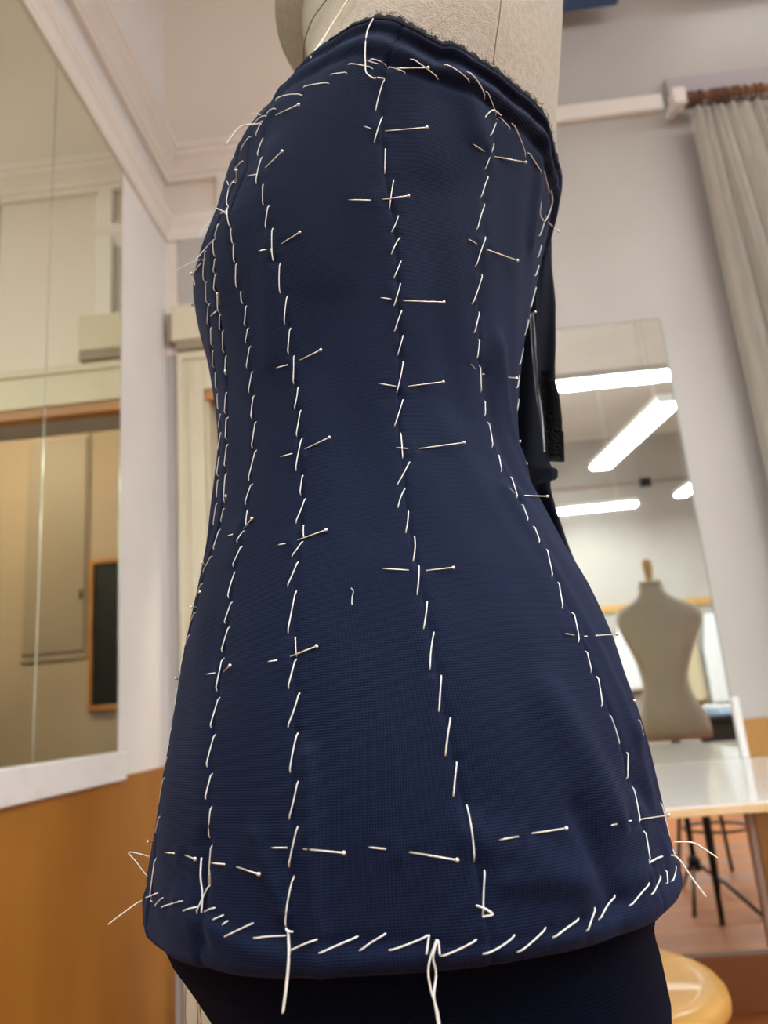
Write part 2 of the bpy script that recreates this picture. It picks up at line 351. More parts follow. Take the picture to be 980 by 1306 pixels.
# curtain, rings and rod
cu = thing('curtain', 'grey linen curtain hanging in folds on wooden rings beside the window', 'curtain', (1.4, 2.66, 0.05))
nu, nv = 260, 60; V = []; F_ = []
for j in range(nv + 1):
    t = j / nv; z = 3.225 - 3.15 * t
    for i in range(nu + 1):
        s = i / nu; wid = 0.275 + 0.16 * min(1, t * 2.2)
        x = 1.195 + wid * s + 0.010 * math.sin(s * 9 + t * 2)
        ph = s * 2 * math.pi * 7.5 + 0.8 * math.sin(s * 5 + t * 1.3)
        amp = (0.018 + 0.030 * min(1, t * 4)) * (0.75 + 0.35 * math.sin(s * 23))
        V.append((x + 0.006 * math.sin(2 * ph), 2.655 + amp * math.sin(ph) + 0.004 * math.sin(3 * ph + t * 3), z - 0.012 * (math.sin(ph) > 0.2) * (j == 0)))
for j in range(nv):
    for i in range(nu): a = j * (nu + 1) + i; F_.append((a, a + 1, a + nu + 2, a + nu + 1))
ob = mobj('curtain_cloth', V, F_, M['curtain'], cu, True); so = ob.modifiers.new('solid', 'SOLIDIFY'); so.thickness = 0.002
for x in [1.205, 1.216, 1.227, 1.239, 1.250, 1.290, 1.302, 1.314, 1.325, 1.337, 1.349, 1.376, 1.392, 1.425, 1.462, 1.485]:
    MB().torus((x + rng.uniform(-.003, .003), 2.66, 3.273), 0.027, 0.0048).build('curtain_ring', M['ring'], cu, True)
rod = thing('curtain_rod', 'orange wooden curtain rod held by a white wall bracket', 'curtain rod', (1.2, 2.66, 3.285))
MB().tube([(1.19, 2.66, 3.285), (3.0, 2.66, 3.27)], 0.016, 14).build('rod', M['rod_wood'], rod, True)
boxobj('bracket', M['cornice'], rod, 1.140, 1.192, 2.64, 2.70, 3.25, 3.325, .004, label='white painted bracket block')
boxobj('bracket_arm', M['cornice'], rod, 1.15, 1.18, 2.70, YB, 3.28, 3.315, .003)
boxobj('bracket_arm', M['cornice'], rod, 2.98, 3.01, 2.70, YB, 3.26, 3.30, .003)
boxobj('bracket', M['cornice'], rod, 2.97, 3.02, 2.63, 2.70, 3.24, 3.32, .004, label='white painted bracket block')

# mirror on the back wall
bm_ = thing('wall_mirror', 'tall mirror on the back wall that reflects lamps and a beige dress form', 'mirror', (0.6, YB, 0.175))
boxobj('mirror_pane', M['mirror2'], bm_, 0.12, 0.968, YB - .008, YB - .002, 0.175, 2.385)
boxobj('frame_strip', M['ledge'], bm_, 0.968, 0.992, YB - .020, YB, 0.752, 0.95, .002, label='narrow white strip along the mirror edge')
boxobj('frame_strip', M['beige_pipe_strip_shade'], bm_, 0.944, 0.967, YB - .020, YB - .010, 0.175, 0.728, .002, label='lower part of the white mirror strip, its shade under the table coloured beige')  # white strip continues here, table shade put into its colour
boxobj('edge_strip', M['dull_edge'], bm_, 0.9672, 0.9705, YB - .010, YB - .002, 0.95, 2.388)
boxobj('edge_strip', M['dull_edge'], bm_, 0.12, 0.968, YB - .010, YB - .002, 2.385, 2.388)

# table under the mirror
tb = thing('work_table', 'white laminate table with a pale wood edge below the back mirror', 'table', (0.9, 2.2, 0))
boxobj('table_top', M['table_top'], tb, -0.10, 1.12, 1.775, 2.765, 0.748, 0.7515)
smooth_bevel(boxobj('wood_edge', M['ply_edge'], tb, -0.101, 1.121, 1.774, 2.766, 0.730, 0.748), .002)
for (x, yv) in ((-0.04, 1.83), (-0.04, 2.70), (1.09, 1.83), (1.09, 2.70)):
    boxobj('leg', M['black_metal'], tb, x - .011, x + .011, yv - .011, yv + .011, 0, 0.730, .003)
boxobj('apron', M['black_metal'], tb, -0.04, 1.07, 2.69, 2.71, 0.69, 0.730, .002)

# honey stool, lower right
st = thing('round_stool', 'round stool with a honey coloured plywood seat at the lower right', 'stool', (0.205, 1.235, 0))
cx, cy, sr = 0.158, 1.262, 0.198
MB().lathe([(0.0001, .596), (sr * .55, .5965), (sr * .80, .599), (sr * .90, .600), (sr * .955, .598), (sr * .99, .590), (sr, .581), (sr * .995, .573), (sr * .96, .569), (0.0001, .569)], (cx, cy), 72).build('seat', M['stool_wood'], st, True)
MB().lathe([(0.03, .45), (0.03, .569)], (cx, cy), 16).build('stem', M['black_metal'], st, True)
for k in range(4):
    a = math.pi / 4 + k * math.pi / 2
    MB().tube([(cx + .05 * math.cos(a), cy + .05 * math.sin(a), .560), (cx + .13 * math.cos(a), cy + .13 * math.sin(a), .45), (cx + .185 * math.cos(a), cy + .185 * math.sin(a), .0)], .011, 10).build('leg', M['stool_wood'], st, True)
MB().torus((cx, cy, .20), .165, .007, 'z', 32).build('foot_ring', M['black_metal'], st, True)

# black stool seen in the mirror under the table
bs = thing('black_stool', 'black metal stool with thin legs, seen in the mirror under the table', 'stool', (1.37, 1.0, 0))
for k, (fx, fy) in enumerate(((1.273, 1.244), (1.476, 0.857), (1.17, 0.92), (1.56, 1.19))):
    mx, my = 1.37, 1.05
    MB().tube([(fx, fy, 0), (mx + (fx - mx) * .55, my + (fy - my) * .55, .62)], .011, 8).build('leg', M['black_metal'], bs, True)
MB().torus((1.37, 1.05, .26), .165, .008, 'z', 28).build('foot_ring', M['black_metal'], bs, True)
MB().lathe([(.001, .62), (.15, .62), (.16, .63), (.16, .65), (.15, .66), (.001, .66)], (1.37, 1.05), 32).build('seat', M['black_metal'], bs, True)

# second dress form (real one beside the table; the photograph shows it in the mirror)
def tripod(parent, c, feet, hub=0.19, top=0.8, mat='black_metal'):
    MB().tube([(c[0], c[1], hub - .03), (c[0], c[1], top)], .014, 12).build('pole', M[mat], parent, True)
    MB().lathe([(.026, hub - .04), (.030, hub - .02), (.030, hub + .01), (.018, hub + .03)], c, 16).build('hub', M[mat], parent, True)
    for f in feet: MB().tube([(c[0], c[1], hub), ((c[0] + f[0]) / 2, (c[1] + f[1]) / 2, hub * .55 + .01), (f[0], f[1], .008)], .009, 8).build('leg', M[mat], parent, True)
d2 = thing('dress_form', 'bare beige dress form with a wooden neck knob, seen in the back mirror', 'dress form', (1.12, 1.51, 0))
fc = (1.125, 1.49)
P2 = [(.750, .166, .120, .00), (.80, .168, .124, 0), (.86, .160, .122, 0), (.93, .132, .108, -.01), (1.0, .112, .095, -.012), (1.05, .113, .095, -.012), (1.12, .128, .105, -.005), (1.20, .158, .118, 0), (1.27, .190, .122, .005),
      (1.33, .214, .118, .010), (1.37, .212, .108, .008), (1.405, .185, .092, .004), (1.43, .135, .078, 0), (1.455, .088, .066, -.004), (1.485, .064, .058, -.006), (1.53, .058, .055, -.006)]
V = []; F_ = []; n = 48
for z, a, b, dx in P2:
    for k in range(n):
        t = 2 * math.pi * k / n; cc, ss = math.cos(t), math.sin(t)
        V.append((fc[0] + dx + a * math.copysign(abs(cc) ** .88, cc) + .0, fc[1] + b * math.copysign(abs(ss) ** .88, ss), z))
for i in range(len(P2) - 1):
    for k in range(n): F_.append((i * n + k, i * n + (k + 1) % n, (i + 1) * n + (k + 1) % n, (i + 1) * n + k))
F_ += [tuple(range(n))[::-1], tuple(range((len(P2) - 1) * n, len(P2) * n))]
t2 = mobj('torso', V, F_, M['form_bare'], d2, True)
MB().lathe([(.060, 1.530), (.062, 1.534), (.060, 1.540), (.001, 1.541)], (fc[0] - .006, fc[1]), 32).build('neck_cap', M['form_light_seam'], d2, True)
MB().lathe([(.012, 1.54), (.020, 1.548), (.018, 1.565), (.024, 1.60), (.026, 1.635), (.020, 1.655), (.001, 1.660)], (fc[0] - .006, fc[1]), 24).build('neck_knob', M['knob'], d2, True)
tripod(d2, (1.104, 1.50), ((1.009, 1.71), (1.281, 1.802), (1.12, 1.16)), .19, .75)

# far end of the room (behind the viewpoint, seen in the back mirror)
rl = thing('coat_rail', 'golden wooden coat rail along the far white wall, seen in the back mirror', 'coat rail', (3, YF, 2.0))
boxobj('rail_board', M['rail'], rl, 2.2, 4.15, YF, YF + .03, 2.03, 2.13, .004)
for k in range(7): MB().tube([(2.45 + .26 * k, YF + .03, 2.07), (2.45 + .26 * k, YF + .09, 2.08)], .008, 8).build('peg', M['rail'], rl, True)
def garment(name, lab, x0, x1, z0, z1, mat, kk):
    o = thing(name, lab, 'garment', ((x0 + x1) / 2, YF + .1, z1)); V = []; F_ = []; nu, nv = 60, 30
    for j in range(nv + 1):
        t = j / nv; z = z1 - (z1 - z0) * t
        for i in range(nu):
            s = 2 * math.pi * i / nu; ww = (x1 - x0) / 2 * (0.55 + .45 * min(1, t * 2.5)); dd = .035 + .035 * t
            f = 1 + .10 * t * math.sin(s * 7 + kk)
            V.append(((x0 + x1) / 2 + ww * f * math.cos(s), YF + .10 + dd * f * math.sin(s), z))
    for j in range(nv):
        for i in range(nu): a = j * nu; F_.append((a + i, a + (i + 1) % nu, a + nu + (i + 1) % nu, a + nu + i))
    F_ += [tuple(range(nu))[::-1], tuple(range(nv * nu, (nv + 1) * nu))]
    mobj('garment_body', V, F_, mat, o, True)
    MB().tube([((x0 + x1) / 2, YF + .1, z1 - .01), ((x0 + x1) / 2, YF + .1, 2.06), ((x0 + x1) / 2 + .02, YF + .075, 2.09)], .004, 6).build('hanger_hook', M['black_metal'], o, True)
garment('hanging_garment', 'long white garment hanging on the coat rail at the mirror edge', 3.42, 3.86, .75, 1.90, M['white_cloth'], 1)
garment('hanging_garment', 'cream garment hanging on the coat rail behind the reflected form', 2.98, 3.36, .80, 1.90, M['cream_cloth'], 2)
garment('hanging_garment', 'white garment hanging left of the reflected dress form', 2.28, 2.70, 1.0, 1.90, M['white_cloth'], 3)
ft = thing('far_table', 'dark table holding folded cloths, seen in the mirror beside the reflected form', 'table', (3, -2.1, 0))
boxobj('table_top', M['black_metal'], ft, 2.2, 3.6, -2.6, -1.7, .69, .72, .003)
boxobj('drawer_front', M['black_metal'], ft, 2.25, 3.55, -1.76, -1.74, .50, .69, .003)
for x, yv in ((2.25, -2.55), (2.25, -1.75), (3.55, -2.55), (3.55, -1.75)): boxobj('leg', M['black_metal'], ft, x - .02, x + .02, yv - .02, yv + .02, 0, .69)
for k, (mt, nm, lab) in enumerate((('lightblue', 'folded_cloth', 'pale blue folded cloth at the bottom of the pile on the far table'), ('white_cloth', 'folded_cloth', 'white folded cloth at the top of the pile on the far table'))):
    o = thing(nm, lab, 'cloth', (2.75, -1.95, .72 + .05 * k)); boxobj('cloth_layer', M[mt], o, 2.45, 3.05, -2.25, -1.78, .7205 + .045 * k, .7645 + .045 * k, .012)
    boxobj('cloth_layer', M[mt], o, 2.47, 3.03, -2.23, -1.79, .743 + .045 * k, .7645 + .045 * k, .008)
cdn = thing('ceiling_conduit', 'thin grey conduit with a dark junction box near the far ceiling', 'conduit', (3, YF, 3.8))
MB().tube([(1.0, YF + .03, 3.80), (4.2, YF + .03, 3.80)], .015, 8).build('pipe', M['beige_pipe_strip_shade'], cdn, True)
boxobj('junction_box', M['black_metal'], cdn, 3.0, 3.14, YF, YF + .07, 3.73, 3.87 - .02, .004)

# lamps: linear fluorescents hung from the ceiling, plus unseen fills added for brightness
def lamp(label, p0, p1, z=3.3, w=0.13, hang=True, mat='lamp'):
    p0 = Vector((*p0, z)); p1 = Vector((*p1, z)); c = (p0 + p1) / 2; d = (p1 - p0); Ln = d.length; ang = math.atan2(d.y, d.x)
    o = thing('ceiling_lamp', label, 'lamp', (0, 0, 0), 'linear fluorescent lamps')
    R = Matrix.Translation(c) @ Matrix.Rotation(ang, 4, 'Z')
    def part(nm, mat, *b, bev=0.0):
        m = MB().box(*b, bev); m.V = [tuple(R @ Vector(v)) for v in m.V]; return m.build(nm, mat, o)
    part('diffuser', M[mat], -Ln / 2, Ln / 2, -w / 2, w / 2, -.035, .0, bev=.012)
    part('housing', M['lamp_body'], -Ln / 2 - .01, Ln / 2 + .01, -w / 2 - .008, w / 2 + .008, .0, .05, bev=.004)
    part('end_cap', M['lamp_body'], -Ln / 2 - .012, -Ln / 2 - .001, -w / 2, w / 2, -.03, 0.0)
    part('end_cap', M['lamp_body'], Ln / 2 + .001, Ln / 2 + .012, -w / 2, w / 2, -.03, 0.0)
    if hang:
        for s in (-1, 1): part('suspension_wire', M['lamp_body'], s * Ln * .35 - .003, s * Ln * .35 + .003, -.003, .003, .05, ZC - z)
    return o
lamp('lit lamp reflected as the upper horizontal strip in the back mirror', (0.45, 0.03), (1.96, 0.03))
lamp('lit lamp reflected as the broad slanting strip in the back mirror', (1.85, -2.28), (2.085, -0.54), w=.21)
lamp('lit lamp reflected as the lower horizontal strip in the back mirror', (1.10, -4.1), (2.66, -4.1), w=.14)
lamp('lit lamp reflected as the short stub at the right edge of the back mirror', (3.14, -3.85), (3.30, -2.3), w=.14)
lamp('unseen fill lamp added on the left to brighten the back wall, hidden by the navy bodice', (-0.50, -2.3), (-0.50, -0.4), w=.17)  # added fill for the left part of the back wall, out of sight
lamp('lit lamp whose edge shows at the very top right of the photograph', (1.286, 2.605), (2.80, 2.605), z=3.815, w=.10, mat='lamp_weak')
lamp('unseen fill lamp added at the right, nearer the window, to light the left wall', (3.5, -0.6), (3.5, 1.2), w=.2)  # added fill out of view, lights the left wall face-on
lamp('unseen fill lamp added at the right, farther from the window, to light the left wall', (3.1, -2.1), (3.1, -0.3), w=.2)  # second added fill at the right, also out of view
lamp('unseen fill lamp added to brighten the room beyond the doorway, hidden above the door head', (0.2, 3.5), (1.3, 3.5), z=3.2, hang=False, mat='lamp_fill_beyond')  # added to brighten the next room, kept out of sight
bl = thing('blue_duct', 'dark blue metal duct end under the ceiling near the back wall', 'duct', (0.8, 2.5, 3.80))
boxobj('duct', M['blue'], bl, 0.45, 1.006, 2.30, 2.68, 3.80, 3.95, .004)
for x in (.5, .95): boxobj('hanger', M['blue'], bl, x - .01, x + .01, 2.48, 2.50, 3.95, ZC)

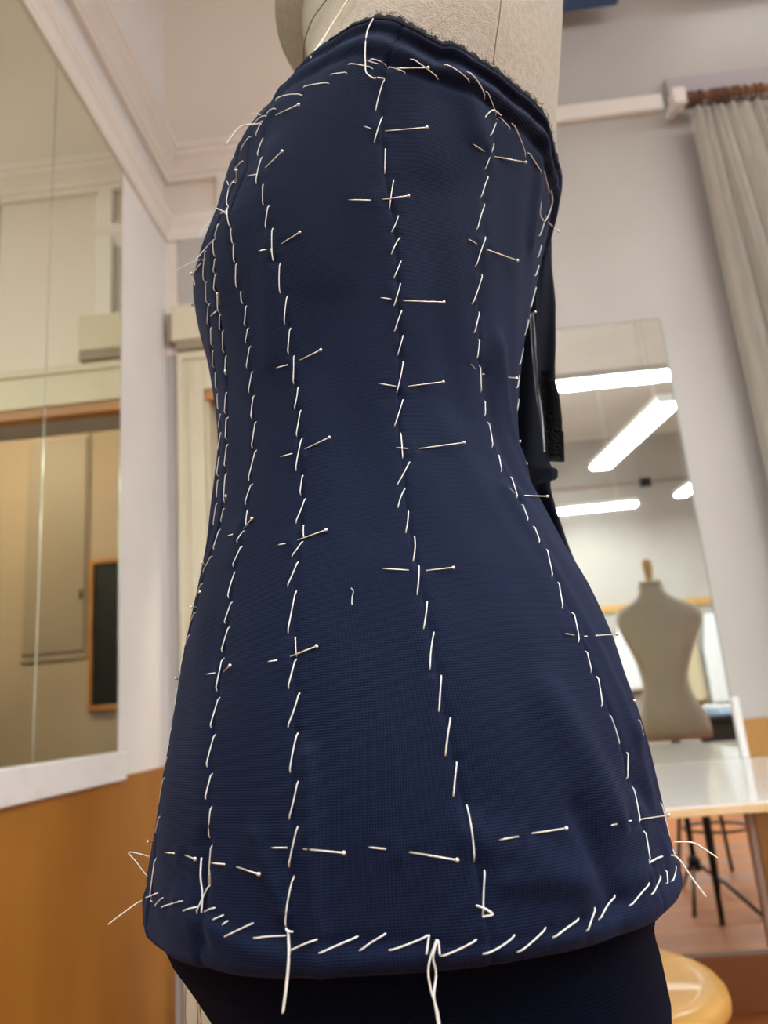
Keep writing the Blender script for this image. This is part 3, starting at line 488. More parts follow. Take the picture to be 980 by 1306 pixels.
# ------------------------------------------------------------------ dress form and bodice
D = json.loads(r'''{"F4":[[2.3619,1.2614,2.3942,1.2579],[2.379,1.2586,2.4393,1.2466],[2.4048,1.2455,2.4634,1.234],[2.424,1.2325,2.5087,1.2228],[2.4718,1.2207,2.5136,1.2104],[2.5057,1.2083,2.552,1.1991],[2.5366,1.1968,2.5814,1.1868],[2.5695,1.1848,2.5967,1.1753],[2.5538,1.1717,2.6099,1.1643],[2.5466,1.1606,2.584,1.1497],[2.5117,1.1445,2.5084,1.1319],[2.4644,1.1291,2.4778,1.1177],[2.4444,1.1149,2.4806,1.102]],"F3":[[2.2458,1.271,2.2801,1.2642],[2.2849,1.2642,2.2864,1.2527],[2.2762,1.2515,2.3066,1.2439],[2.2858,1.2429,2.3285,1.2337],[2.3059,1.2326,2.3336,1.2212],[2.3208,1.2202,2.3571,1.212],[2.3333,1.2114,2.3697,1.1989],[2.3511,1.1974,2.3803,1.186],[2.3792,1.1768,2.401,1.164],[2.3766,1.1617,2.3687,1.1479],[2.3411,1.145,2.3606,1.1318],[2.3338,1.1286,2.3427,1.1112],[2.3294,1.1083,2.3651,1.1011],[2.3589,1.0978,2.4036,1.0868],[2.3986,1.0842,2.5047,1.0766],[2.4808,1.0713,2.5908,1.0654],[2.5205,1.057,2.6223,1.0505],[2.5464,1.0461,2.6476,1.0386],[2.6591,1.0349,2.6648,1.0269],[2.6591,1.0202,2.6648,1.0107],[2.6706,1.0004,2.6706,0.9916],[2.5846,0.987,2.6706,0.9791],[2.5747,0.9782,2.6721,0.9627],[2.5075,0.9612,2.5692,0.9522],[2.491,0.9442,2.5154,0.9259]],"F2":[[2.1927,1.2773,2.1381,1.262],[2.1246,1.2613,2.1272,1.2515],[2.1128,1.2513,2.1317,1.241],[2.1136,1.2406,2.145,1.2265],[2.1216,1.2248,2.1229,1.2166],[2.0931,1.215,2.1264,1.2038],[2.1002,1.2025,2.1314,1.1942],[2.0974,1.1922,2.1403,1.1799],[2.0959,1.1777,2.1281,1.1659],[2.0898,1.1643,2.1063,1.1509],[2.0662,1.1492,2.0952,1.1342],[2.0535,1.1331,2.1096,1.1166],[2.075,1.1151,2.1222,1.1039],[2.1056,1.102,2.1068,1.0924],[2.1123,1.0909,2.1452,1.0844],[2.1086,1.0824,2.1592,1.0722],[2.1387,1.071,2.17,1.0567],[2.1458,1.0557,2.176,1.0448],[2.1392,1.0437,2.1756,1.0315],[2.1604,1.0294,2.1711,1.014],[2.1514,1.0123,2.1674,0.9982],[2.1421,0.9966,2.1545,0.9823],[2.1267,0.9807,2.1398,0.9697],[2.1079,0.9679,2.126,0.9547],[2.1066,0.9531,2.1156,0.9404],[2.1042,0.9382,2.1282,0.9274]],"F1":[[2.1511,1.3247,2.1695,1.3177],[2.1069,1.3139,2.099,1.301],[2.0528,1.2988,2.0029,1.279],[1.9491,1.2771,1.9207,1.2637],[1.8855,1.2629,1.9048,1.2502],[1.8662,1.2499,1.8788,1.2306],[1.8782,1.2381,1.8781,1.2309],[1.8423,1.2297,1.8591,1.2121],[1.8217,1.211,1.8521,1.1949],[1.8242,1.1936,1.8442,1.1785],[1.816,1.1785,1.8199,1.1619],[1.7926,1.1608,1.8097,1.1481],[1.7734,1.1476,1.7982,1.1332],[1.7659,1.1324,1.8077,1.1145],[1.7747,1.1127,1.7948,1.1021],[1.7698,1.1004,1.8159,1.0873],[1.7807,1.0866,1.7813,1.0796],[1.7845,1.0785,1.8333,1.0705],[1.8058,1.0689,1.8509,1.0562],[1.8139,1.0553,1.8438,1.0347],[1.8175,1.0341,1.8144,1.0251],[1.8143,1.0249,1.8356,1.0116],[1.7964,1.0105,1.8315,0.9961],[1.7978,0.9949,1.8127,0.9787],[1.7823,0.9764,1.8074,0.9619],[1.7773,0.9602,1.8038,0.945],[1.7884,0.9428,1.8098,0.9246]],"S0":[[1.5133,1.3221,1.5222,1.3036],[1.4889,1.3018,1.4941,1.2857],[1.4425,1.2838,1.4213,1.2691],[1.38,1.2667,1.3973,1.2498],[1.3565,1.2471,1.3919,1.2371],[1.3479,1.2353,1.3926,1.225],[1.3439,1.2225,1.3822,1.2123],[1.347,1.2103,1.383,1.1971],[1.3418,1.1957,1.3813,1.1837],[1.3357,1.1825,1.3636,1.1714],[1.3329,1.169,1.3705,1.151],[1.3357,1.1485,1.3962,1.1328],[1.3688,1.1305,1.3879,1.1155],[1.3581,1.1141,1.4435,1.1013],[1.4093,1.1003,1.4577,1.0897],[1.4182,1.0889,1.4505,1.0766],[1.4196,1.0757,1.4513,1.0625],[1.4328,1.0615,1.4603,1.0468],[1.4306,1.0446,1.4618,1.0315],[1.4296,1.0309,1.4592,1.0142],[1.4271,1.0126,1.4481,0.9975],[1.4165,0.9957,1.4415,0.9807],[1.4105,0.979,1.4288,0.9659],[1.395,0.9635,1.3907,0.9429],[1.3652,0.9403,1.384,0.9246]],"R1":[[0.9177,1.3149,0.9582,1.2996],[0.9122,1.2991,0.9338,1.2814],[0.9016,1.28,0.9287,1.2652],[0.8961,1.2638,0.936,1.246],[0.8692,1.2456,0.9213,1.2255],[0.8606,1.2248,0.927,1.2045],[0.857,1.2034,0.9001,1.1893],[0.8478,1.1885,0.8679,1.1761],[0.8219,1.1745,0.8188,1.1582],[0.76,1.1566,0.8126,1.1451],[0.7509,1.1448,0.8158,1.1266],[0.7605,1.125,0.8252,1.1125],[0.7383,1.1126,0.8091,1.0973],[0.7774,1.0953,0.8307,1.0837],[0.7779,1.0827,0.8307,1.0716],[0.7763,1.0705,0.8497,1.0538],[0.8092,1.0529,0.8669,1.0384],[0.8003,1.0378,0.8502,1.0223],[0.8074,1.0194,0.8261,1.0088],[0.7912,1.0078,0.83,0.9935],[0.7853,0.9913,0.7636,0.9767],[0.7232,0.9742,0.7557,0.9626],[0.7089,0.9602,0.7566,0.9448],[0.7229,0.9419,0.7531,0.9299]],"B1":[[0.2682,1.2953,0.3101,1.2809],[0.189,1.2864,0.238,1.2719],[0.1289,1.2769,0.2177,1.2606],[0.0116,1.2738,0.1906,1.2396],[0.0346,1.2464,0.2566,1.2165],[0.0863,1.2221,0.2751,1.1969],[0.1923,1.1968,0.3179,1.18],[0.115,1.1854,0.1809,1.1702],[0.1839,1.1649,0.1954,1.1517],[0.2413,1.1421,0.373,1.1285],[0.4778,0.9865,0.3917,0.977],[0.339,0.9461,0.339,0.9277],[0.3447,0.9241,0.3974,0.9232]],"TOP":[[1.7056,1.3341,1.5646,1.3277],[1.772,1.3308,1.6805,1.3283],[1.925,1.3314,1.7559,1.3255],[2.1555,1.3389,1.8933,1.3252],[2.0602,1.327,2.1405,1.3297],[2.1479,1.3296,2.242,1.3294],[2.2206,1.3219,2.2946,1.3181],[2.2258,1.3068,2.3277,1.3082],[1.6065,1.3344,1.5139,1.3304],[1.513,1.3302,1.4218,1.3253],[1.4205,1.3317,1.2636,1.3235],[1.2649,1.3311,1.1236,1.3226],[1.1556,1.3287,1.0224,1.3192],[1.0415,1.3225,0.9204,1.3155],[0.9091,1.3158,0.825,1.312],[0.8303,1.3166,0.667,1.3051],[0.6658,1.3095,0.5214,1.3056],[0.4898,1.3123,0.3219,1.3097],[2.2644,1.2985,2.3211,1.2959]],"HEM":[[2.4038,0.931,2.5855,0.9247],[2.3514,0.9302,2.4308,0.9249],[2.1857,0.9318,2.3595,0.926],[2.1293,0.93,2.1825,0.9281],[2.0453,0.9307,2.1118,0.928],[2.0121,0.9284,2.0465,0.9266],[1.9942,0.9265,2.0095,0.9252],[1.9066,0.9263,1.996,0.9213],[1.8063,0.9222,1.9059,0.9213],[1.7208,0.9215,1.8002,0.9174],[1.632,0.9214,1.7239,0.9168],[1.5799,0.9218,1.6353,0.9164],[1.5098,0.9203,1.5814,0.9161],[1.4041,0.9177,1.4939,0.9132],[1.306,0.9174,1.3978,0.9127],[1.2152,0.918,1.3102,0.9116],[1.1068,0.9187,1.2067,0.9139],[1.0455,0.921,1.0992,0.9137],[0.9375,0.9224,1.0443,0.9161],[0.8013,0.9238,0.9079,0.9174],[0.6785,0.9229,0.8019,0.9186],[0.6309,0.9235,0.6586,0.9186],[0.427,0.9196,0.6154,0.918]],"EDGE":[[2.1481,1.3603],[2.023,1.3613],[1.9099,1.3609],[1.8358,1.3624],[1.7451,1.3611],[1.6974,1.3616],[1.5982,1.3582],[1.4774,1.3516],[1.3829,1.347],[1.2953,1.3438],[1.2534,1.3444],[1.1378,1.3413],[0.9454,1.3388],[0.8468,1.337],[0.7023,1.3397],[0.6195,1.3402],[0.4947,1.3368],[0.4159,1.334],[0.2369,1.3372]],"EXT":[[128.08,133.08,139.08,147.08,157.08,169.08,180.0],[1.3659,1.3738,1.3848,1.4015,1.4256,1.45,1.45]],"HEMZ":[[2.495,0.9278],[2.391,0.9276],[2.273,0.9289],[2.156,0.929],[2.079,0.9294],[2.029,0.9275],[2.002,0.9258],[1.951,0.9238],[1.856,0.9218],[1.76,0.9194],[1.678,0.9191],[1.608,0.9191],[1.546,0.9182],[1.449,0.9154],[1.352,0.915],[1.263,0.9148],[1.157,0.9163],[1.072,0.9174],[0.991,0.9192],[0.855,0.9206],[0.74,0.9208],[0.645,0.921],[0.521,0.9188]],"pins":[[[2.2858,1.3381],[2.1323,1.3282],[2.055,1.3232],[1.8684,1.3149]],[[2.0837,1.2871],[2.0278,1.2859],[1.9731,1.2866],[1.8717,1.2889]],[[2.2546,1.2949],[2.24,1.2946],[2.2314,1.2945],[2.1769,1.2947]],[[1.9395,1.238],[1.9038,1.2381],[1.8287,1.2392],[1.7284,1.2413]],[[1.5512,1.2948],[1.5213,1.294],[1.4626,1.293],[1.2867,1.2926]],[[1.5547,1.2548],[1.4731,1.2544],[1.4268,1.2548],[1.3166,1.2561]],[[1.0473,1.2905],[0.9621,1.2907],[0.886,1.2921],[0.713,1.298]],[[0.9958,1.2387],[0.9299,1.2383],[0.846,1.2385],[0.6151,1.2426]],[[1.6047,1.332],[1.5542,1.3304],[1.5115,1.3294],[1.3329,1.3253]],[[0.2866,1.2984],[0.2515,1.2993],[0.19,1.3028],[-0.0171,1.319]],[[1.4442,1.2018],[1.3952,1.2012],[1.3346,1.2005],[1.1289,1.2006]],[[1.456,1.1551],[1.3736,1.1548],[1.3088,1.1551],[1.1283,1.1572]],[[1.408,1.1207],[1.3522,1.1205],[1.298,1.1207],[1.0804,1.1223]],[[0.9518,1.1702],[0.8698,1.1702],[0.7728,1.171],[0.4934,1.1779]],[[0.9051,1.0999],[0.8006,1.1007],[0.6851,1.1024],[0.3734,1.1076]],[[1.9123,1.1726],[1.8479,1.1731],[1.7847,1.1744],[1.6749,1.1771]],[[1.8793,1.1233],[1.8188,1.1242],[1.7557,1.1256],[1.6395,1.1284]],[[2.387,1.222],[2.3473,1.2229],[2.3112,1.2251],[2.2612,1.2283]],[[2.2139,1.0891],[2.1865,1.0898],[2.1216,1.0916],[2.0477,1.0945]],[[1.8879,1.0771],[1.8582,1.0777],[1.8075,1.079],[1.6886,1.0815]],[[1.9103,1.0235],[1.8803,1.0241],[1.8332,1.0253],[1.7389,1.0279]],[[2.2387,1.0222],[2.1916,1.0225],[2.1452,1.0229],[2.0751,1.0237]],[[1.5468,1.0594],[1.4718,1.0585],[1.4132,1.0583],[1.3193,1.0579]],[[0.9277,1.0265],[0.8608,1.0261],[0.7847,1.0259],[0.5552,1.026]],[[2.3344,0.9481],[2.2917,0.9482],[2.2304,0.9481],[2.1428,0.9476]],[[2.0719,0.9466],[2.0246,0.9462],[1.9807,0.9454],[1.8846,0.9434]],[[1.8488,0.9526],[1.8082,0.9523],[1.7587,0.9518],[1.6541,0.95]],[[1.6045,0.9512],[1.5747,0.95],[1.5368,0.9484],[1.4361,0.9448]],[[1.3251,0.9499],[1.2646,0.95],[1.2204,0.9503],[1.1162,0.9505]],[[0.9563,0.9485],[0.9138,0.9482],[0.8266,0.9476],[0.5202,0.9431]]],"spins":[[[2.682,1.2684],[-0.1291,0.4056,1.2663]],[[2.8256,1.2581],[-0.1347,0.4238,1.256]],[[2.3841,1.1862],[-0.1024,0.3784,1.1859]],[[2.3419,1.1123],[-0.1023,0.372,1.1131]],[[2.5096,1.0811],[-0.1188,0.3828,1.0815]],[[2.5156,1.0645],[-0.1194,0.3804,1.0659]],[[2.5423,1.0601],[-0.1248,0.3826,1.0589]],[[2.5813,1.0088],[-0.1298,0.3785,1.0107]],[[2.6754,1.0235],[-0.1369,0.3931,1.0246]],[[2.644,0.9484],[-0.1474,0.3819,0.9485]],[[0.0231,1.25],[0.0845,0.4686,1.2488]],[[0.2413,1.1465],[0.0588,0.4353,1.148]],[[0.5358,0.9939],[0.0887,0.3798,0.9951]]],"tails":[[[-0.0035,0.3304,1.3578],[-0.0072,0.3306,1.3504],[-0.0091,0.3306,1.3397],[-0.0097,0.331,1.3307],[-0.0097,0.3314,1.3245],[-0.0064,0.3317,1.3209],[-0.0048,0.3317,1.3207]],[[-0.0042,0.3317,1.3209],[-0.0004,0.332,1.3199]],[[-0.0924,0.3555,1.3113],[-0.085,0.3555,1.3213],[-0.079,0.3555,1.3232],[-0.074,0.3573,1.3247],[-0.071,0.3545,1.3236]],[[-0.1165,0.3827,1.2745],[-0.1132,0.3827,1.2807],[-0.1082,0.3845,1.288],[-0.0974,0.3644,1.2753],[-0.0952,0.3619,1.2742],[-0.0933,0.3608,1.2759],[-0.0953,0.3648,1.2821],[-0.0954,0.3703,1.2941]],[[-0.1021,0.3631,1.2784],[-0.0975,0.3649,1.2766],[-0.095,0.361,1.2718]],[[-0.133,0.3893,1.2582],[-0.1281,0.3893,1.2612],[-0.1205,0.3911,1.2652],[-0.1127,0.3785,1.2563]],[[-0.1165,0.3747,1.2545],[-0.1111,0.3765,1.2625],[-0.1047,0.3688,1.2615]],[[-0.128,0.4078,1.2685],[-0.1202,0.3898,1.2599],[-0.1159,0.3829,1.2574]],[[-0.1275,0.4025,1.2633],[-0.1271,0.4043,1.2606],[-0.1259,0.402,1.2557]],[[-0.1041,0.3972,1.3255],[-0.0961,0.3738,1.3003]],[[0.078,0.3528,0.9299],[0.0848,0.3633,0.9297],[0.0941,0.3815,0.9269],[0.0974,0.3797,0.9252],[0.1016,0.3797,0.9173],[0.1063,0.3797,0.9093]],[[0.1031,0.407,0.9278],[0.1117,0.407,0.9269],[0.1172,0.407,0.9235],[0.1225,0.407,0.9193]],[[0.0059,0.3066,0.9251],[0.0095,0.3048,0.926],[0.0074,0.3069,0.9274],[0.004,0.3063,0.929]],[[-0.1678,0.3847,0.9132],[-0.1584,0.3847,0.919],[-0.1528,0.3847,0.922],[-0.15,0.3865,0.9224],[-0.1393,0.3648,0.926]],[[-0.1486,0.384,0.9329],[-0.1539,0.384,0.9396],[-0.1575,0.384,0.9443],[-0.1476,0.384,0.9417]],[[-0.0667,0.3082,0.9251],[-0.0658,0.3064,0.9246],[-0.0641,0.3076,0.924]],[[-0.0661,0.3081,0.9246],[-0.0658,0.3063,0.917],[-0.0671,0.3063,0.9076],[-0.0692,0.3074,0.8977]],[[-0.0658,0.308,0.9246],[-0.0658,0.308,0.9165],[-0.0672,0.3085,0.9069],[-0.0687,0.3067,0.8983]],[[-0.0139,0.3043,0.9209],[-0.0154,0.3025,0.9151]],[[-0.011,0.3026,0.9196],[-0.0131,0.3026,0.9141],[-0.0126,0.3044,0.9083],[-0.0139,0.3026,0.9025],[-0.0137,0.3027,0.8973],[-0.0133,0.3027,0.8928]],[[-0.0113,0.3026,0.9196],[-0.0142,0.3026,0.9136],[-0.0153,0.3026,0.909],[-0.0147,0.3026,0.9032],[-0.0132,0.3026,0.8973],[-0.0128,0.3026,0.8928]],[[-0.0108,0.3044,0.9188],[-0.0106,0.3026,0.9146]],[[-0.1043,0.3276,0.9484],[-0.1043,0.3258,0.9419],[-0.1035,0.3254,0.9354],[-0.104,0.3253,0.9285]],[[0.0988,0.4316,1.313],[0.1013,0.4437,1.3136],[0.0971,0.4422,1.3029],[0.0925,0.4355,1.2938]],[[0.0848,0.4075,1.2946],[0.0879,0.4159,1.2949],[0.0875,0.4215,1.2894],[0.0925,0.4355,1.2938]],[[0.0619,0.3616,1.3139],[0.0569,0.357,1.3139],[0.0509,0.3543,1.3064]]],"red":[[[0.0056,0.3297,1.3591],[0.0092,0.3295,1.3594],[0.0125,0.3297,1.3557],[0.0141,0.33,1.3535],[0.0111,0.3299,1.3531],[0.0095,0.3296,1.3561]],[[0.0248,0.3326,1.3474],[0.0312,0.3335,1.3515],[0.0365,0.3342,1.3566],[0.0401,0.3349,1.3593]]],"redlow":[[[-0.1598,0.47,0.8595],[-0.1603,0.47,0.8464],[-0.1597,0.47,0.8369]],[[-0.1537,0.47,0.8526],[-0.1532,0.47,0.8366]],[[-0.1522,0.47,0.8521],[-0.151,0.47,0.8365]]],"lint":[[[-0.0361,0.3286,1.0526],[-0.0352,0.328,1.051],[-0.0359,0.3272,1.048],[-0.036,0.3262,1.0449]]],"seamV":[[0.0698,0.3469,1.386],[0.0684,0.3476,1.3776],[0.0662,0.3488,1.3667],[0.063,0.3505,1.3536],[0.0598,0.3524,1.3394]],"seamC":[[-0.0269,0.3605,1.4142],[-0.0307,0.3656,1.4144],[-0.0366,0.3764,1.4201],[-0.0423,0.3902,1.4289],[-0.0469,0.4035,1.4363],[-0.0513,0.419,1.4456],[-0.0548,0.4345,1.4533],[-0.0568,0.4442,1.4526]],"seamL":[[-0.0139,0.3412,1.3886],[-0.0165,0.3424,1.386],[-0.0247,0.3461,1.3775],[-0.0327,0.3483,1.3673],[-0.0404,0.3472,1.3546]],"flap":[[[0.115,0.5,1.3819],[0.1242,0.5,1.3806]],[[0.1128,0.5,1.3651],[0.1227,0.5,1.3637]],[[0.1097,0.5,1.3507],[0.1182,0.5,1.3495]],[[0.104,0.5,1.3329],[0.1113,0.5,1.3319]],[[0.1012,0.5,1.3201],[0.1084,0.5,1.3191]],[[0.0984,0.5,1.3075],[0.107,0.5,1.3064]],[[0.0948,0.5,1.2887],[0.1064,0.5,1.2873]],[[0.0918,0.5,1.2734],[0.1055,0.5,1.2717]],[[0.0898,0.5,1.2581],[0.1034,0.5,1.2564]],[[0.0875,0.5,1.24],[0.101,0.5,1.2384]],[[0.0863,0.5,1.2221],[0.0981,0.5,1.2207]],[[0.0856,0.5,1.2127],[0.0973,0.5,1.2113]],[[0.0856,0.5,1.2044],[0.0984,0.5,1.203]],[[0.0855,0.5,1.187],[0.0982,0.5,1.1856]],[[0.0851,0.5,1.1755],[0.0971,0.5,1.1742]],[[0.0849,0.5,1.1744],[0.0978,0.5,1.173]],[[0.0839,0.5,1.1542],[0.0956,0.5,1.153]]],"sheet":[[[0.097,0.525,1.3581],[0.1166,0.525,1.3555]],[[0.0832,0.525,1.3187],[0.1118,0.525,1.315]],[[0.0755,0.525,1.2798],[0.1077,0.525,1.2758]],[[0.068,0.525,1.2171],[0.096,0.525,1.2139]],[[0.0665,0.525,1.1808],[0.0908,0.525,1.1782]],[[0.0644,0.525,1.1632],[0.0906,0.525,1.1605]],[[0.0644,0.525,1.1591],[0.0945,0.525,1.156]],[[0.0645,0.525,1.155],[0.0945,0.525,1.1519]],[[0.0645,0.525,1.1509],[0.0928,0.525,1.148]],[[0.0652,0.525,1.1473],[0.088,0.525,1.145]],[[0.069,0.525,1.1337],[0.0885,0.525,1.1317]],[[0.0777,0.525,1.1158],[0.0916,0.525,1.1144]],[[0.0808,0.525,1.0987],[0.0951,0.525,1.0974]],[[0.085,0.525,1.0819],[0.1002,0.525,1.0804]],[[0.0879,0.525,1.0718],[0.1046,0.525,1.0703]]],"satin":[[[0.0883,0.512,1.2711],[0.0911,0.512,1.2707]],[[0.0863,0.512,1.2462],[0.0896,0.512,1.2458]],[[0.0856,0.512,1.2278],[0.0889,0.512,1.2274]],[[0.0849,0.512,1.2096],[0.0882,0.512,1.2093]],[[0.0849,0.512,1.1918],[0.0876,0.512,1.1915]],[[0.0846,0.512,1.1771],[0.0867,0.512,1.1769]],[[0.0846,0.512,1.1649],[0.0857,0.512,1.1648]]],"body":{"z":[0.76,0.77,0.78,0.79,0.8,0.81,0.82,0.83,0.84,0.85,0.86,0.87,0.88,0.89,0.9,0.91,0.92,0.93,0.94,0.95,0.96,0.97,0.98,0.99,1.0,1.01,1.02,1.03,1.04,1.05,1.06,1.07,1.08,1.09,1.1,1.11,1.12,1.13,1.14,1.15,1.16,1.17,1.18,1.19,1.2,1.21,1.22,1.23,1.24,1.25,1.26,1.27,1.28,1.29,1.3,1.31,1.32,1.33,1.34,1.35,1.36,1.37,1.38,1.39,1.4,1.41,1.42,1.43,1.44,1.45,1.46,1.47,1.48,1.49,1.5,1.51,1.52],"xl":[-0.1264,-0.1273,-0.1282,-0.1293,-0.1306,-0.1321,-0.1339,-0.136,-0.1385,-0.1413,-0.1445,-0.1479,-0.1516,-0.1555,-0.1596,-0.1646,-0.1647,-0.1638,-0.1625,-0.1609,-0.1595,-0.1581,-0.1562,-0.1541,-0.1522,-0.1503,-0.1486,-0.147,-0.1454,-0.1437,-0.1417,-0.1397,-0.1377,-0.1357,-0.1337,-0.1323,-0.1308,-0.1294,-0.1282,-0.1271,-0.1263,-0.1263,-0.1266,-0.1277,-0.1291,-0.1307,-0.1323,-0.1341,-0.1362,-0.1384,-0.1402,-0.1398,-0.1361,-0.1319,-0.1281,-0.1257,-0.1235,-0.1212,-0.1136,-0.1033,-0.0927,-0.0831,-0.076,-0.071,-0.0675,-0.0646,-0.0627,-0.0613,-0.0602,-0.0597,-0.0596,-0.0598,-0.0605,-0.0615,-0.0626,-0.0637,-0.0649],"xr":[0.0832,0.0848,0.0865,0.0882,0.0898,0.0916,0.0933,0.0951,0.0969,0.0987,0.1007,0.1027,0.1048,0.1069,0.1091,0.1118,0.1111,0.1101,0.1094,0.1084,0.1076,0.1069,0.106,0.105,0.1032,0.1013,0.0997,0.0976,0.0945,0.0914,0.0882,0.0839,0.0795,0.076,0.0725,0.0689,0.065,0.0626,0.0609,0.0606,0.0613,0.0625,0.0643,0.0663,0.0683,0.0706,0.073,0.0753,0.0783,0.0814,0.0846,0.0878,0.0912,0.0946,0.0985,0.1025,0.1063,0.1099,0.1132,0.115,0.1163,0.1175,0.1188,0.1204,0.1223,0.1242,0.126,0.1279,0.1298,0.1317,0.1336,0.1354,0.1371,0.1389,0.1407,0.1424,0.1442]}}''')
zb = np.array(D['body']['z']); xlb = np.array(D['body']['xl']); xrb = np.array(D['body']['xr'])
BZ = ([.903, .93, 1.0, 1.08, 1.14, 1.20, 1.28, 1.34, 1.40, 1.46, 1.49, 1.52], [.1736, .176, .168, .142, .128, .132, .142, .148, .152, .146, .132, .12])
CY = 0.48
BFz = np.linspace(.903, 1.52, 120); BFb = np.interp(BFz, *BZ)
for _ in range(60): BFb[1:-1] = .25 * BFb[:-2] + .5 * BFb[1:-1] + .25 * BFb[2:]
mk = zb > .903
def S(t, z, inset=0.0, full=False):
    t = np.asarray(t, float); z = np.asarray(z, float) + 0 * t
    xl = np.interp(z, zb[mk], xlb[mk]); xr = np.interp(z, zb[mk], xrb[mk]); b = np.interp(z, BFz, BFb)
    c = np.cos(t); s = np.sin(t); a = (xr - xl) / 2 - inset; NP = np.interp(z, [1.24, 1.35], [2.35, 2.0])
    return np.stack([(xl + xr) / 2 + a * np.sign(c) * np.abs(c) ** (2 / NP), CY - (b - inset) * np.sign(s) * np.abs(s) ** (2 / NP), z], -1)
def N(t, z):
    e = 2e-3
    a = S(t + e, z) - S(t - e, z); b = S(t, z + e) - S(t, z - e); n = np.cross(b, a); n /= (np.linalg.norm(n, axis=-1, keepdims=True) + 1e-12)
    return n
if (N(np.array([math.pi / 2]), np.array([1.1]))[0] @ np.array([0, -1, 0])) < 0:
    _N = N
    def N(t, z): return -_N(t, z)

names = ['B1', 'R1', 'S0', 'F1', 'F2', 'F3', 'F4']
seamz = np.linspace(.88, 1.44, 80); seam = {}
for k in names:
    pts = []
    for a, b_, c, d in D[k]: pts.append(((b_ + d) / 2, (a + c) / 2))
    pts.sort(); pz = np.array([p[0] for p in pts]); pt = np.array([p[1] for p in pts])
    v = np.interp(seamz, pz, pt)
    for _ in range(12): v[1:-1] = .25 * v[:-2] + .5 * v[1:-1] + .25 * v[2:]
    seam[k] = v
seam['B1'] = np.clip(seam['B1'], math.radians(7), math.radians(22))
for a, b_ in zip(names[:-1], names[1:]): seam[b_] = np.maximum(seam[b_], seam[a] + math.radians(6))
def seam_t(k, z): return np.interp(z, seamz, seam[k])
EXT = D['EXT']
ED = sorted([(p[0], p[1]) for p in D['EDGE']])
ET = np.array([0.0] + [p[0] for p in ED] + [math.radians(a) for a in EXT[0]])
EZ = np.array([1.323] + [p[1] for p in ED] + EXT[1])
def edge_z(t): 
    t = np.abs((np.asarray(t) + math.pi) % (2 * math.pi) - math.pi); return np.interp(t, ET, EZ)
HT = sorted(D['HEMZ']); hT = np.array([p[0] for p in HT]); hZ = np.array([p[1] for p in HT])
def hem_z(t): t = np.abs((np.asarray(t) + math.pi) % (2 * math.pi) - math.pi); return np.interp(t, hT, hZ)

# dents where the thread and the pins enter the cloth
dents = []   # theta, z, radius, depth
for k in names + ['TOP', 'HEM']:
    for a, b_, c, d in D[k]: dents += [(a, b_, .0022, .00045), (c, d, .0022, .00045)]
for p in D['pins']:
    dents += [((p[1][0] + p[2][0]) / 2, (p[1][1] + p[2][1]) / 2, .0045, -.0010), (p[1][0], p[1][1], .002, .0005), (p[2][0], p[2][1], .0025, .0009), (p[0][0], p[0][1], .002, .0004)]
dents = np.array(dents); dP = S(dents[:, 0], dents[:, 1])
# broad soft folds: (theta1deg,z1,theta2deg,z2,width m,height m)
folds = [(50, 1.10, 36, .98, .006, .0012), (36, .98, 33, .93, .006, .0010), (101, .985, 99, .905, .004, .0016), (60, .955, 55, .92, .006, -.0016), (62, 1.0, 52, .955, .010, .0018),
         (42, .965, 30, .935, .006, -.0012), (80, .953, 62, .93, .007, .0014), (122, .955, 120, .918, .004, -.0014), (110, .957, 104, .93, .005, .0012), (38, 1.19, 22, 1.13, .008, .0014),
         (34, 1.33, 24, 1.27, .007, .0016), (45, 1.17, 36, 1.11, .008, -.0014), (70, 1.34, 58, 1.30, .008, .0012), (115, 1.30, 112, 1.18, .007, .0010), (93, 1.20, 90, 1.08, .012, -.0010),
         (25, 1.05, 22, .95, .008, -.0010), (68, 1.26, 62, 1.15, .012, -.0010), (75, .935, 45, .925, .005, .0012), (128, .93, 104, .915, .006, .0015)]
def seg_dist(P, A, B):
    d = B - A; t = np.clip(((P - A) @ d) / (d @ d), 0, 1); return np.linalg.norm(P - (A + t[..., None] * d), axis=-1), t
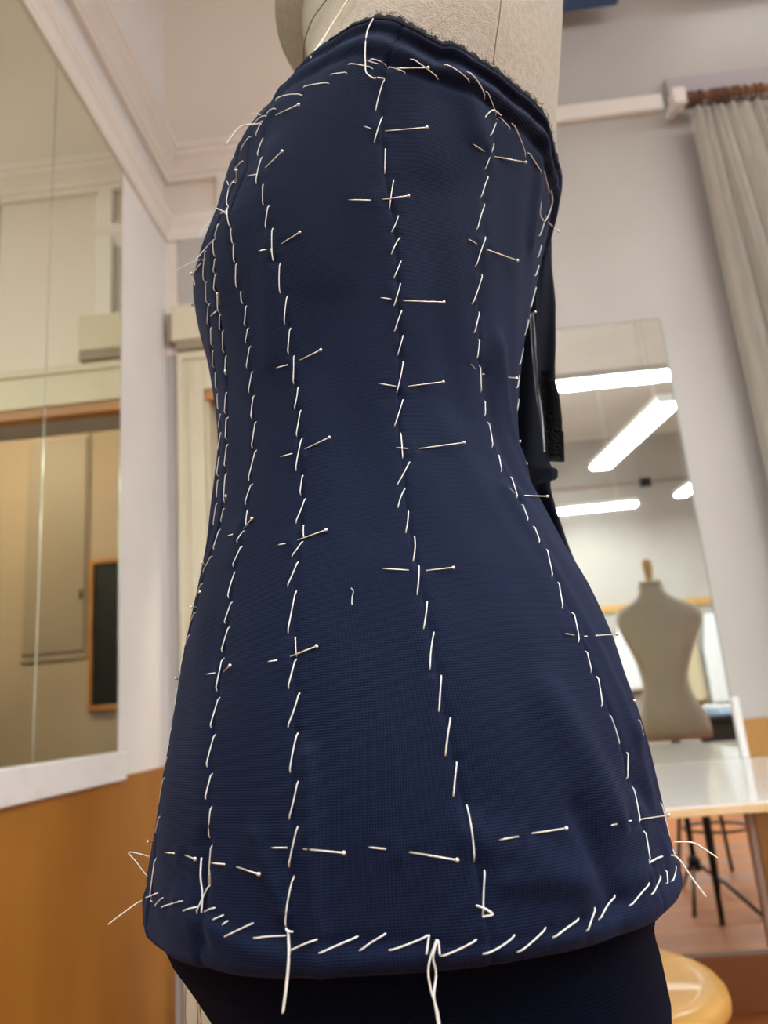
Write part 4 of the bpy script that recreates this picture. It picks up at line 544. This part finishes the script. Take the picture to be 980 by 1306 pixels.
def disp(t, z, P=None):
    if P is None: P = S(t, z)
    h = np.zeros(t.shape)
    tt = np.abs((t + math.pi) % (2 * math.pi) - math.pi)
    for k in names:   # lapped seams: shallow groove and a one sided step
        ds = (tt - seam_t(k, z)) * 0.135 * np.clip(.35 + np.abs(np.sin(tt)) ** 1.2, .35, 1.0)
        h += -.0007 * np.exp(-(ds / .0018) ** 2) + .0006 * np.exp(-np.abs(ds) / .006) * np.where(ds > 0, 1, -.2)
    s = edge_z(t) - z     # distance below the upper edge: turned and rolled cloth
    wgt = np.interp(tt, np.radians([0, 35, 60, 88, 110, 130]), [1.3, 1.5, 1.3, 1.0, .8, .5])
    h += wgt * (.0024 * np.exp(-((s - .0155) / .0040) ** 2) - .0012 * np.exp(-((s - .0085) / .0022) ** 2) + .0016 * np.exp(-((s - .0045) / .0022) ** 2) - .0010 * np.exp(-((s - .0225) / .0024) ** 2))
    near_front = np.exp(-((tt - 1.2) / .8) ** 2)
    g = z - hem_z(t)
    h += -.0010 * np.exp(-(g / .0025) ** 2) + .0016 * (1 / (1 + np.exp(g / .003))) + .0006 * np.exp(-((g + .012) / .004) ** 2) * np.sin(tt * 23 + 1)
    # slow undulation
    h += .0006 * np.sin(tt * 9 + z * 40) * np.sin(z * 31 + 1) + .0003 * np.sin(tt * 21 - z * 60 + 2)
    h += .0010 * np.exp(-((z - .95) / .03) ** 2) * np.sin(tt * 8.5 + .6)
    for a, b_, c, d, wd, ht in folds:
        A = S(np.array(math.radians(a)), np.array(b_)); B = S(np.array(math.radians(c)), np.array(d))
        ds, tp = seg_dist(P, A, B); h += 1.7 * ht * np.exp(-(ds / wd) ** 2) * (1 - .0 * tp)
    lo = P.reshape(-1, 3).min(0) - .012; hi = P.reshape(-1, 3).max(0) + .012
    sel = np.all((dP > lo) & (dP < hi), axis=1)
    for q, dn in zip(dP[sel], dents[sel]):
        ds2 = ((P - q) ** 2).sum(-1); h -= dn[3] * np.exp(-ds2 / (dn[2] ** 2))
    return h
def surf(t, z, off=0.0):
    t = np.asarray(t, float); z = np.asarray(z, float); P = S(t, z)
    return P + N(t, z) * (disp(t, z, P) + off)[..., None]

bod = thing('tacked_bodice', 'navy jersey bodice tacked with white basting stitches and steel pins on the dress form', 'bodice', (0, CY, .90))
bounds = [('B1', -1), ('B1', 1)]
seq = [(1, k) for k in names] + [(-1, k) for k in names[::-1]]
def bt(sk, z):
    s, k = sk; v = seam_t(k, z); return v if s > 0 else 2 * math.pi - v
labels = {0: 'navy back side panel beside the back seam'}
for i in range(len(seq)):
    A, B = seq[i], seq[(i + 1) % len(seq)]
    near = A[0] > 0 and B[0] > 0
    nv_ = 330 if near else 70
    zm = 1.1; ta = bt(A, np.array(zm)); tb_ = bt(B, np.array(zm)); 
    if i == len(seq) - 1: tb_ = tb_ + 2 * math.pi
    wid = abs(float(tb_ - ta)) * .16
    nu_ = max(10, int(wid / (.0013 if near else .006)))
    if near is False and (i in (len(names) - 1, len(seq) - 1)): nu_ = max(nu_, 40); nv_ = 200
    u = np.linspace(0, 1, nu_ + 1); vv = np.linspace(0, 1, nv_ + 1)
    U, Vv = np.meshgrid(u, vv)
    zlow = .9135; z = zlow + (1.34 - zlow) * Vv
    for _ in range(4):
        a = bt(A, z); b_ = bt(B, z)
        if i == len(seq) - 1: b_ = b_ + 2 * math.pi
        T = a + (b_ - a) * U
        z = zlow + (edge_z(T) - zlow) * Vv
    jag = .0006 * (rng.random(nu_ + 1) - .3); jag[0] = jag[-1] = 0
    P = surf(T, z); P[-1, :, 2] += jag
    # rolled lower edge: quarter turn inwards
    roll = []
    for j, an in enumerate(np.linspace(.25, math.pi * .62, 8)):
        r = .0065; n0 = N(T[0], z[0]); n0[:, 2] = 0; n0 /= np.linalg.norm(n0, axis=1, keepdims=True)
        q = P[0] - n0 * r * (1 - math.cos(an)); q[:, 2] -= r * math.sin(an); roll.append(q)
    P = np.concatenate([np.array(roll[::-1]), P], 0)
    rows = P.shape[0]; cols = nu_ + 1
    F_ = [(r * cols + c, r * cols + c + 1, (r + 1) * cols + c + 1, (r + 1) * cols + c) for r in range(rows - 1) for c in range(cols - 1)]
    uvU = np.concatenate([np.repeat(T[:1], 8, 0), T], 0) * .15; uvV = P[..., 2]
    uvs = np.stack([uvU.ravel(), uvV.ravel()], 1)
    nm = 'front_panel' if A[1] in ('F2', 'F3', 'F4') and B[1] in ('F2', 'F3', 'F4') else ('back_panel' if {A[1], B[1]} & {'B1'} else 'side_panel')
    o = mobj(nm, P.reshape(-1, 3), F_, M['navy'], bod, True, uvs)
# under layer below the rolled hem (open tube of ribbed jersey, bottom turned in)
ZU = [.918, .912, .907, .901, .896, .890, .884, .877, .870, .860, .850, .835, .820, .800]
V = []; n = 360
for z in ZU:
    xl = float(np.interp(z, [.80, .835, .85, .86, .87, .88, .89, .90, .908, .92], [-.112, -.121, -.128, -.134, -.142, -.1485, -.1555, -.1595, -.161, -.158])); xr = float(np.interp(z, [.80, .85, .87, .88, .89, .90, .92], [.088, .0985, .0985, .0975, .0985, .101, .101])); b = float(np.interp(z, [.80, .86, .885, .915], [.143, .144, .150, .157]))
    for k in range(n):
        t = 2 * math.pi * k / n; c, s = math.cos(t), math.sin(t); a = (xr - xl) / 2
        wv = .0012 * math.sin(t * 6 + z * 60)
        V.append(((xl + xr) / 2 + (a + wv) * math.copysign(abs(c) ** .85, c), CY - (b + wv) * math.copysign(abs(s) ** .85, s), z))
F_ = [(i * n + k, i * n + (k + 1) % n, (i + 1) * n + (k + 1) % n, (i + 1) * n + k) for i in range(len(ZU) - 1) for k in range(n)]
Va = np.array(V); uvs = np.stack([np.tile(np.arange(n) / n * .9, len(ZU)), Va[:, 2]], 1)
ul = mobj('under_layer', V, F_, M['navy_roll'], bod, True, uvs, label='darker ribbed navy layer below the rolled hem')
sd = ul.modifiers.new('solid', 'SOLIDIFY'); sd.thickness = .0015; sd.offset = -1

# raw frayed edge along the top
te = np.radians(np.linspace(20, 112, 300)); V = []; F_ = []
for j in range(5):
    off = (.0006, .0012, .0013, .0010, .0002)[j]; dz = (.0, -.0, .0012, .0022, .0030)[j] - .003
    z = edge_z(te) + dz + (.0011 * (rng.random(len(te)) - .5) + .0006 * np.sin(te * 90) if j >= 3 else 0)
    h0 = disp(te, edge_z(te) - .0012)
    q = S(te, z) + N(te, z) * (h0 + off + .0002)[:, None]
    V += list(q)
m_ = len(te)
for j in range(4):
    for k in range(m_ - 1): F_.append((j * m_ + k, j * m_ + k + 1, (j + 1) * m_ + k + 1, (j + 1) * m_ + k))
mobj('raw_edge', V, F_, M['raw'], bod, True, label='dark frayed raw edge of the cloth')
fz = MB()
for _ in range(260):
    t = math.radians(rng.uniform(24, 100)); z = float(edge_z(t)) - .0006
    a = S(np.array(t), np.array(z))[()] + N(np.array([t]), np.array([z]))[0] * .002
    d = np.array([rng.normal(0, .0008), -.0003, abs(rng.normal(.0010, .0007))]); fz.tube([a, a + d * .6, a + d + np.array([rng.normal(0, .0003), 0, 0])], .00008, 3, False)
o = fz.build('frayed_fibres', M['raw'], bod); o['kind'] = 'stuff'

# basting stitches: each one thread arc lying on the cloth
def stitch(a, b_, c, d, bow=1.0, cap=.0014):
    s = np.linspace(0, 1, 9); L = float(np.linalg.norm(S(np.array(a), np.array(b_)) - S(np.array(c), np.array(d))))
    k = rng.normal(0, .018) * bow
    t = a + (c - a) * s; z = b_ + (d - b_) * s
    E_ = surf(np.array([a, c]), np.array([b_, d]), np.array([.0003, .0003])); nn = N(np.array([a, c]), np.array([b_, d])).mean(0)
    core = E_[0] * (1 - s[:, None]) + E_[1] * s[:, None]; M_ = surf(t, z, 0 * t)
    lift = np.maximum(((M_ - core) * nn).sum(1), 0); lift = np.clip(lift.max() - .0004, 0, cap) * np.sin(math.pi * s) ** .8
    side = np.cross(nn, (E_[1] - E_[0])); 
    return core + nn * (lift + .00045 * np.minimum(1, np.sin(math.pi * s) * 3) - .0008 * (np.abs(s - .5) > .49))[:, None] + side * (k * np.sin(math.pi * s))[:, None]
for k in names + ['TOP', 'HEM']:
    for st_ in D[k]:
        MB().tube(stitch(*st_, cap=.0014 if k != 'TOP' else .004), .00029, 6).build('basting_stitch', M['thread'], bod, True)
def smooth_path(P, n=6):
    P = [np.array(p, float) for p in P]; out = []
    for i in range(len(P) - 1):
        p0 = P[max(i - 1, 0)]; p1 = P[i]; p2 = P[i + 1]; p3 = P[min(i + 2, len(P) - 1)]
        for j in range(n):
            t = j / n; out.append(.5 * ((2 * p1) + (-p0 + p2) * t + (2 * p0 - 5 * p1 + 4 * p2 - p3) * t * t + (-p0 + 3 * p1 - 3 * p2 + p3) * t ** 3))
    out.append(P[-1]); return out
for i, p in enumerate(D['tails']):
    MB().tube(smooth_path(p), .00036 if i not in (3, 5, 6, 7, 8, 9, 14) else .00026, 6).build('thread_tail', M['thread'], bod, True)
for p in D['lint']: MB().tube(smooth_path(p), .0002, 5).build('thread_scrap', M['thread'], bod, True)
for p in D['redlow']: MB().tube(smooth_path(p), .00025, 5).build('rust_thread', M['red_thread'], bod, True, label='thin rust coloured loose thread')

# loose back opening: hanging strip with glossy tape
def ribbon(name, rws, mat, th, wavey=.0, sub=5, label=None):
    A = smooth_path([r[0] for r in rws], sub) if sub > 1 else [np.array(r[0]) for r in rws]; B = smooth_path([r[1] for r in rws], sub) if sub > 1 else [np.array(r[1]) for r in rws]
    V = []; F_ = []; m = 7; n = len(A)
    for side in (0, 1):
        for i in range(n):
            for j in range(m):
                s = j / (m - 1); q = A[i] * (1 - s) + B[i] * s; q = q + np.array([0, side * th + wavey * math.sin(s * 5 + i * .12) , 0]); V.append(q)
    for side in (0, 1):
        for i in range(n - 1):
            for j in range(m - 1):
                a = side * n * m + i * m + j; f = (a, a + 1, a + m + 1, a + m); F_.append(f if side else f[::-1])
    for i in range(n - 1):
        for j in (0, m - 1): a = i * m + j; F_.append((a, a + m, a + m + n * m, a + n * m))
    for j in range(m - 1):
        for i in (0, n - 1): a = i * m + j; F_.append((a, a + 1, a + 1 + n * m, a + n * m))
    return mobj(name, V, F_, mat, bod, True, np.array([(v[0], v[2]) for v in V]), label=label)
ribbon('loose_back_cloth', D['sheet'], M['navy_dark'], .0012, .003, label='loose dark navy back cloth')
fr = D['flap']
ribbon('hanging_strip', fr[:12], M['navy_dark'], .0016, .001, label='dark navy strip hanging from the back opening')
ribbon('glossy_tape', fr[10:], M['black_tape'], .0018, .0006, label='glossy black tape at the end of the hanging strip')
ribbon('satin_tape', D['satin'], M['satin'], .0008, .0004, label='thin shiny grey tape')

# the dress form itself
df = thing('dress_form', 'beige padded dress form wearing the navy tacked bodice', 'dress form', (0, CY, 0))
Zs = np.concatenate([np.linspace(.80, .90, 8), np.linspace(.905, 1.36, 60), np.linspace(1.365, 1.50, 26)])
V = []; n = 220
for z in Zs:
    tt = np.linspace(0, 2 * math.pi, n, endpoint=False); ins = .003 if z > .925 else .045
    q = S(tt, np.full(n, max(z, .905)), ins); q[:, 2] = z; V += list(q)
for rr, z in ((.125, 1.515), (.10, 1.53), (.082, 1.55), (.072, 1.58), (.068, 1.63)):
    for t in np.linspace(0, 2 * math.pi, n, endpoint=False):
        c, s = math.cos(t), math.sin(t); V.append((.02 + rr * .8 * c, CY - rr * .85 * s, z))
nr = len(V) // n
F_ = [(i * n + k, i * n + (k + 1) % n, (i + 1) * n + (k + 1) % n, (i + 1) * n + k) for i in range(nr - 1) for k in range(n)] + [tuple(range(n)), tuple(range((nr - 1) * n, nr * n))]
mobj('torso', V, F_, M['form_cloth'], df, True)
MB().tube(smooth_path([np.array(p) for p in D['seamV']]), .00035, 5).build('seam_line', M['form_seam'], df, True)
MB().tube(smooth_path([np.array(p) for p in D['seamC']]), .0004, 5).build('seam_line', M['form_seam'], df, True)
MB().tube(smooth_path([np.array(p) for p in D['seamL']]), .0007, 5).build('seam_line', M['form_light_seam'], df, True)
for p in D['red']: MB().tube(smooth_path(p), .00014, 4).build('rust_fibre', M['red_thread'], df, True)
MB().lathe([(.058, 1.63), (.060, 1.635), (.001, 1.64)], (.02, CY), 32).build('neck_cap', M['form_light_seam'], df, True)
MB().lathe([(.012, 1.64), (.02, 1.65), (.018, 1.665), (.026, 1.70), (.02, 1.73), (.001, 1.735)], (.02, CY), 24).build('neck_knob', M['knob'], df, True)
tripod(df, (-.01, CY), ((-.26, CY - .08), (.22, CY - .16), (.03, CY + .28)), .14, .80)

# ------------------------------------------------------------------ pins
PL = [
"nearly level steel pin at the upper left edge of the bodice, beside the thread knot",
"uppermost slanting steel pin on the long left-middle seam, head toward the middle",
"short steel pin left of the uppermost slanting pin, near the left outline at bust height",
"slanting steel pin below the bust on the long left-middle seam, second down that seam",
"level steel pin crossing the top of the middle seam, just under its bent thread end",
"steel pin second from the top on the middle seam, tip far out left",
"topmost pin on the right side seam, sloping down right",
"steel pin sloping down right, second from the top on the right side seam",
"steel pin along the top basting line just right of the hanging thread loop",
"small steel pin hanging at the upper right outline under a curl of thread",
"long steel pin third from the top on the middle seam, sloping slightly down",
"level steel pin fourth from the top on the middle seam, above the waist",
"long level steel pin fifth from the top on the middle seam, at the waist",
"steel pin third from the top on the right side seam, above the waist",
"steel pin at the right side below the waist, its head near the body outline",
"slanting steel pin above the waist on the long left-middle seam, third down that seam",
"slanting steel pin at the waist on the long left-middle seam, fourth down that seam",
"short steep steel pin among the close seams at the left, under the bust",
"steel pin with a round head below the waist on the left seam, tilted up right",
"steel pin with raised head below the waist on the long left-middle seam",
"steel pin at upper hip on the long left-middle seam, tip well left of the thread",
"short steel pin at hip height on the left seam, head to the right",
"level steel pin on the middle seam below the waist, tip far left",
"level steel pin at right hip whose head touches the body outline",
"shortest hip pin at the lower left, left of the doubled thread",
"steel pin sloping down right at the lower left, right of the doubled thread",
"level steel pin crossing the long left-middle seam near the hem",
"longest low pin, just left of the lower end of the middle seam",
"steel pin sloping up right near the hem, right of the middle seam",
"steel pin sloping up right at the lower right edge above the loose threads",
"steel pin seen end-on at the bust point on the left outline",
"steel pin head just below the bust point on the left outline",
"steel pin head low on the close left seams above the waist",
"steel pin head on the close left seam at waist height",
"steel pin standing out from the left outline below the waist, upper of three",
"steel pin head just inside the left outline at upper hip",
"dark steel pin standing out from the left outline at upper hip",
"short steel pin with a bright head inside the left outline at hip",
"tiny pin tip on the left outline beside the white wall at hip height",
"pin with a dark head poking out of the left outline near the hem",
"pin head on the right outline above the waist",
"pin head on the right outline at the waist",
"dark pin tip on the right outline at hip, before the reflected form"
]
def pin_obj(label, path, head, r=.00030, hr=.00085):
    o = thing('dressmaker_pin', label, 'pin', tuple(float(v) for v in path[len(path) // 2]), 'steel pins in the navy bodice')
    rad = [r * .25] + [r] * (len(path) - 1)
    MB().tube(path, rad, 6).build('shaft', M['pin'], o, True)
    MB().sphere(head, hr).build('head', M['pin_head'], o, True)
    return o
for i, p in enumerate(D['pins']):
    q = np.array(p)
    def at(k, o): return surf(q[k:k + 1, 0], q[k:k + 1, 1], np.array([o]))[0]
    def clear(k0, k1, o0, o1):
        # straight piece of shaft between two points, its far end raised until it clears the cloth
        a, b_ = at(k0, o0), at(k1, o1); ss = np.linspace(.1, .9, 7); M_ = surf(q[k0, 0] + (q[k1, 0] - q[k0, 0]) * ss, q[k0, 1] + (q[k1, 1] - q[k0, 1]) * ss, 0 * ss + .0003)
        nn = N(q[k1:k1 + 1, 0], q[k1:k1 + 1, 1])[0]; pen = max(0, (((M_ - (a + (b_ - a) * ss[:, None])) @ nn) / ss).max()); return a, b_ + nn * min(pen, .003)
    a1, a0 = clear(1, 0, .0001, .0008); a2, a3 = clear(2, 3, .0001, .0012)
    path = [a0, a0 * .7 + a1 * .3, a1, at(1, -.0014), at(2, -.0014), a2, a2 * .5 + a3 * .5, a3]
    pin_obj(PL[i], list(path), path[-1])
for i, (b_, h) in enumerate(D['spins']):
    P0 = surf(np.array([b_[0]]), np.array([b_[1]]), np.array([-.001]))[0]; h = np.array(h)
    pin_obj(PL[len(D['pins']) + i], [P0, P0 * .5 + h * .5, h], h)
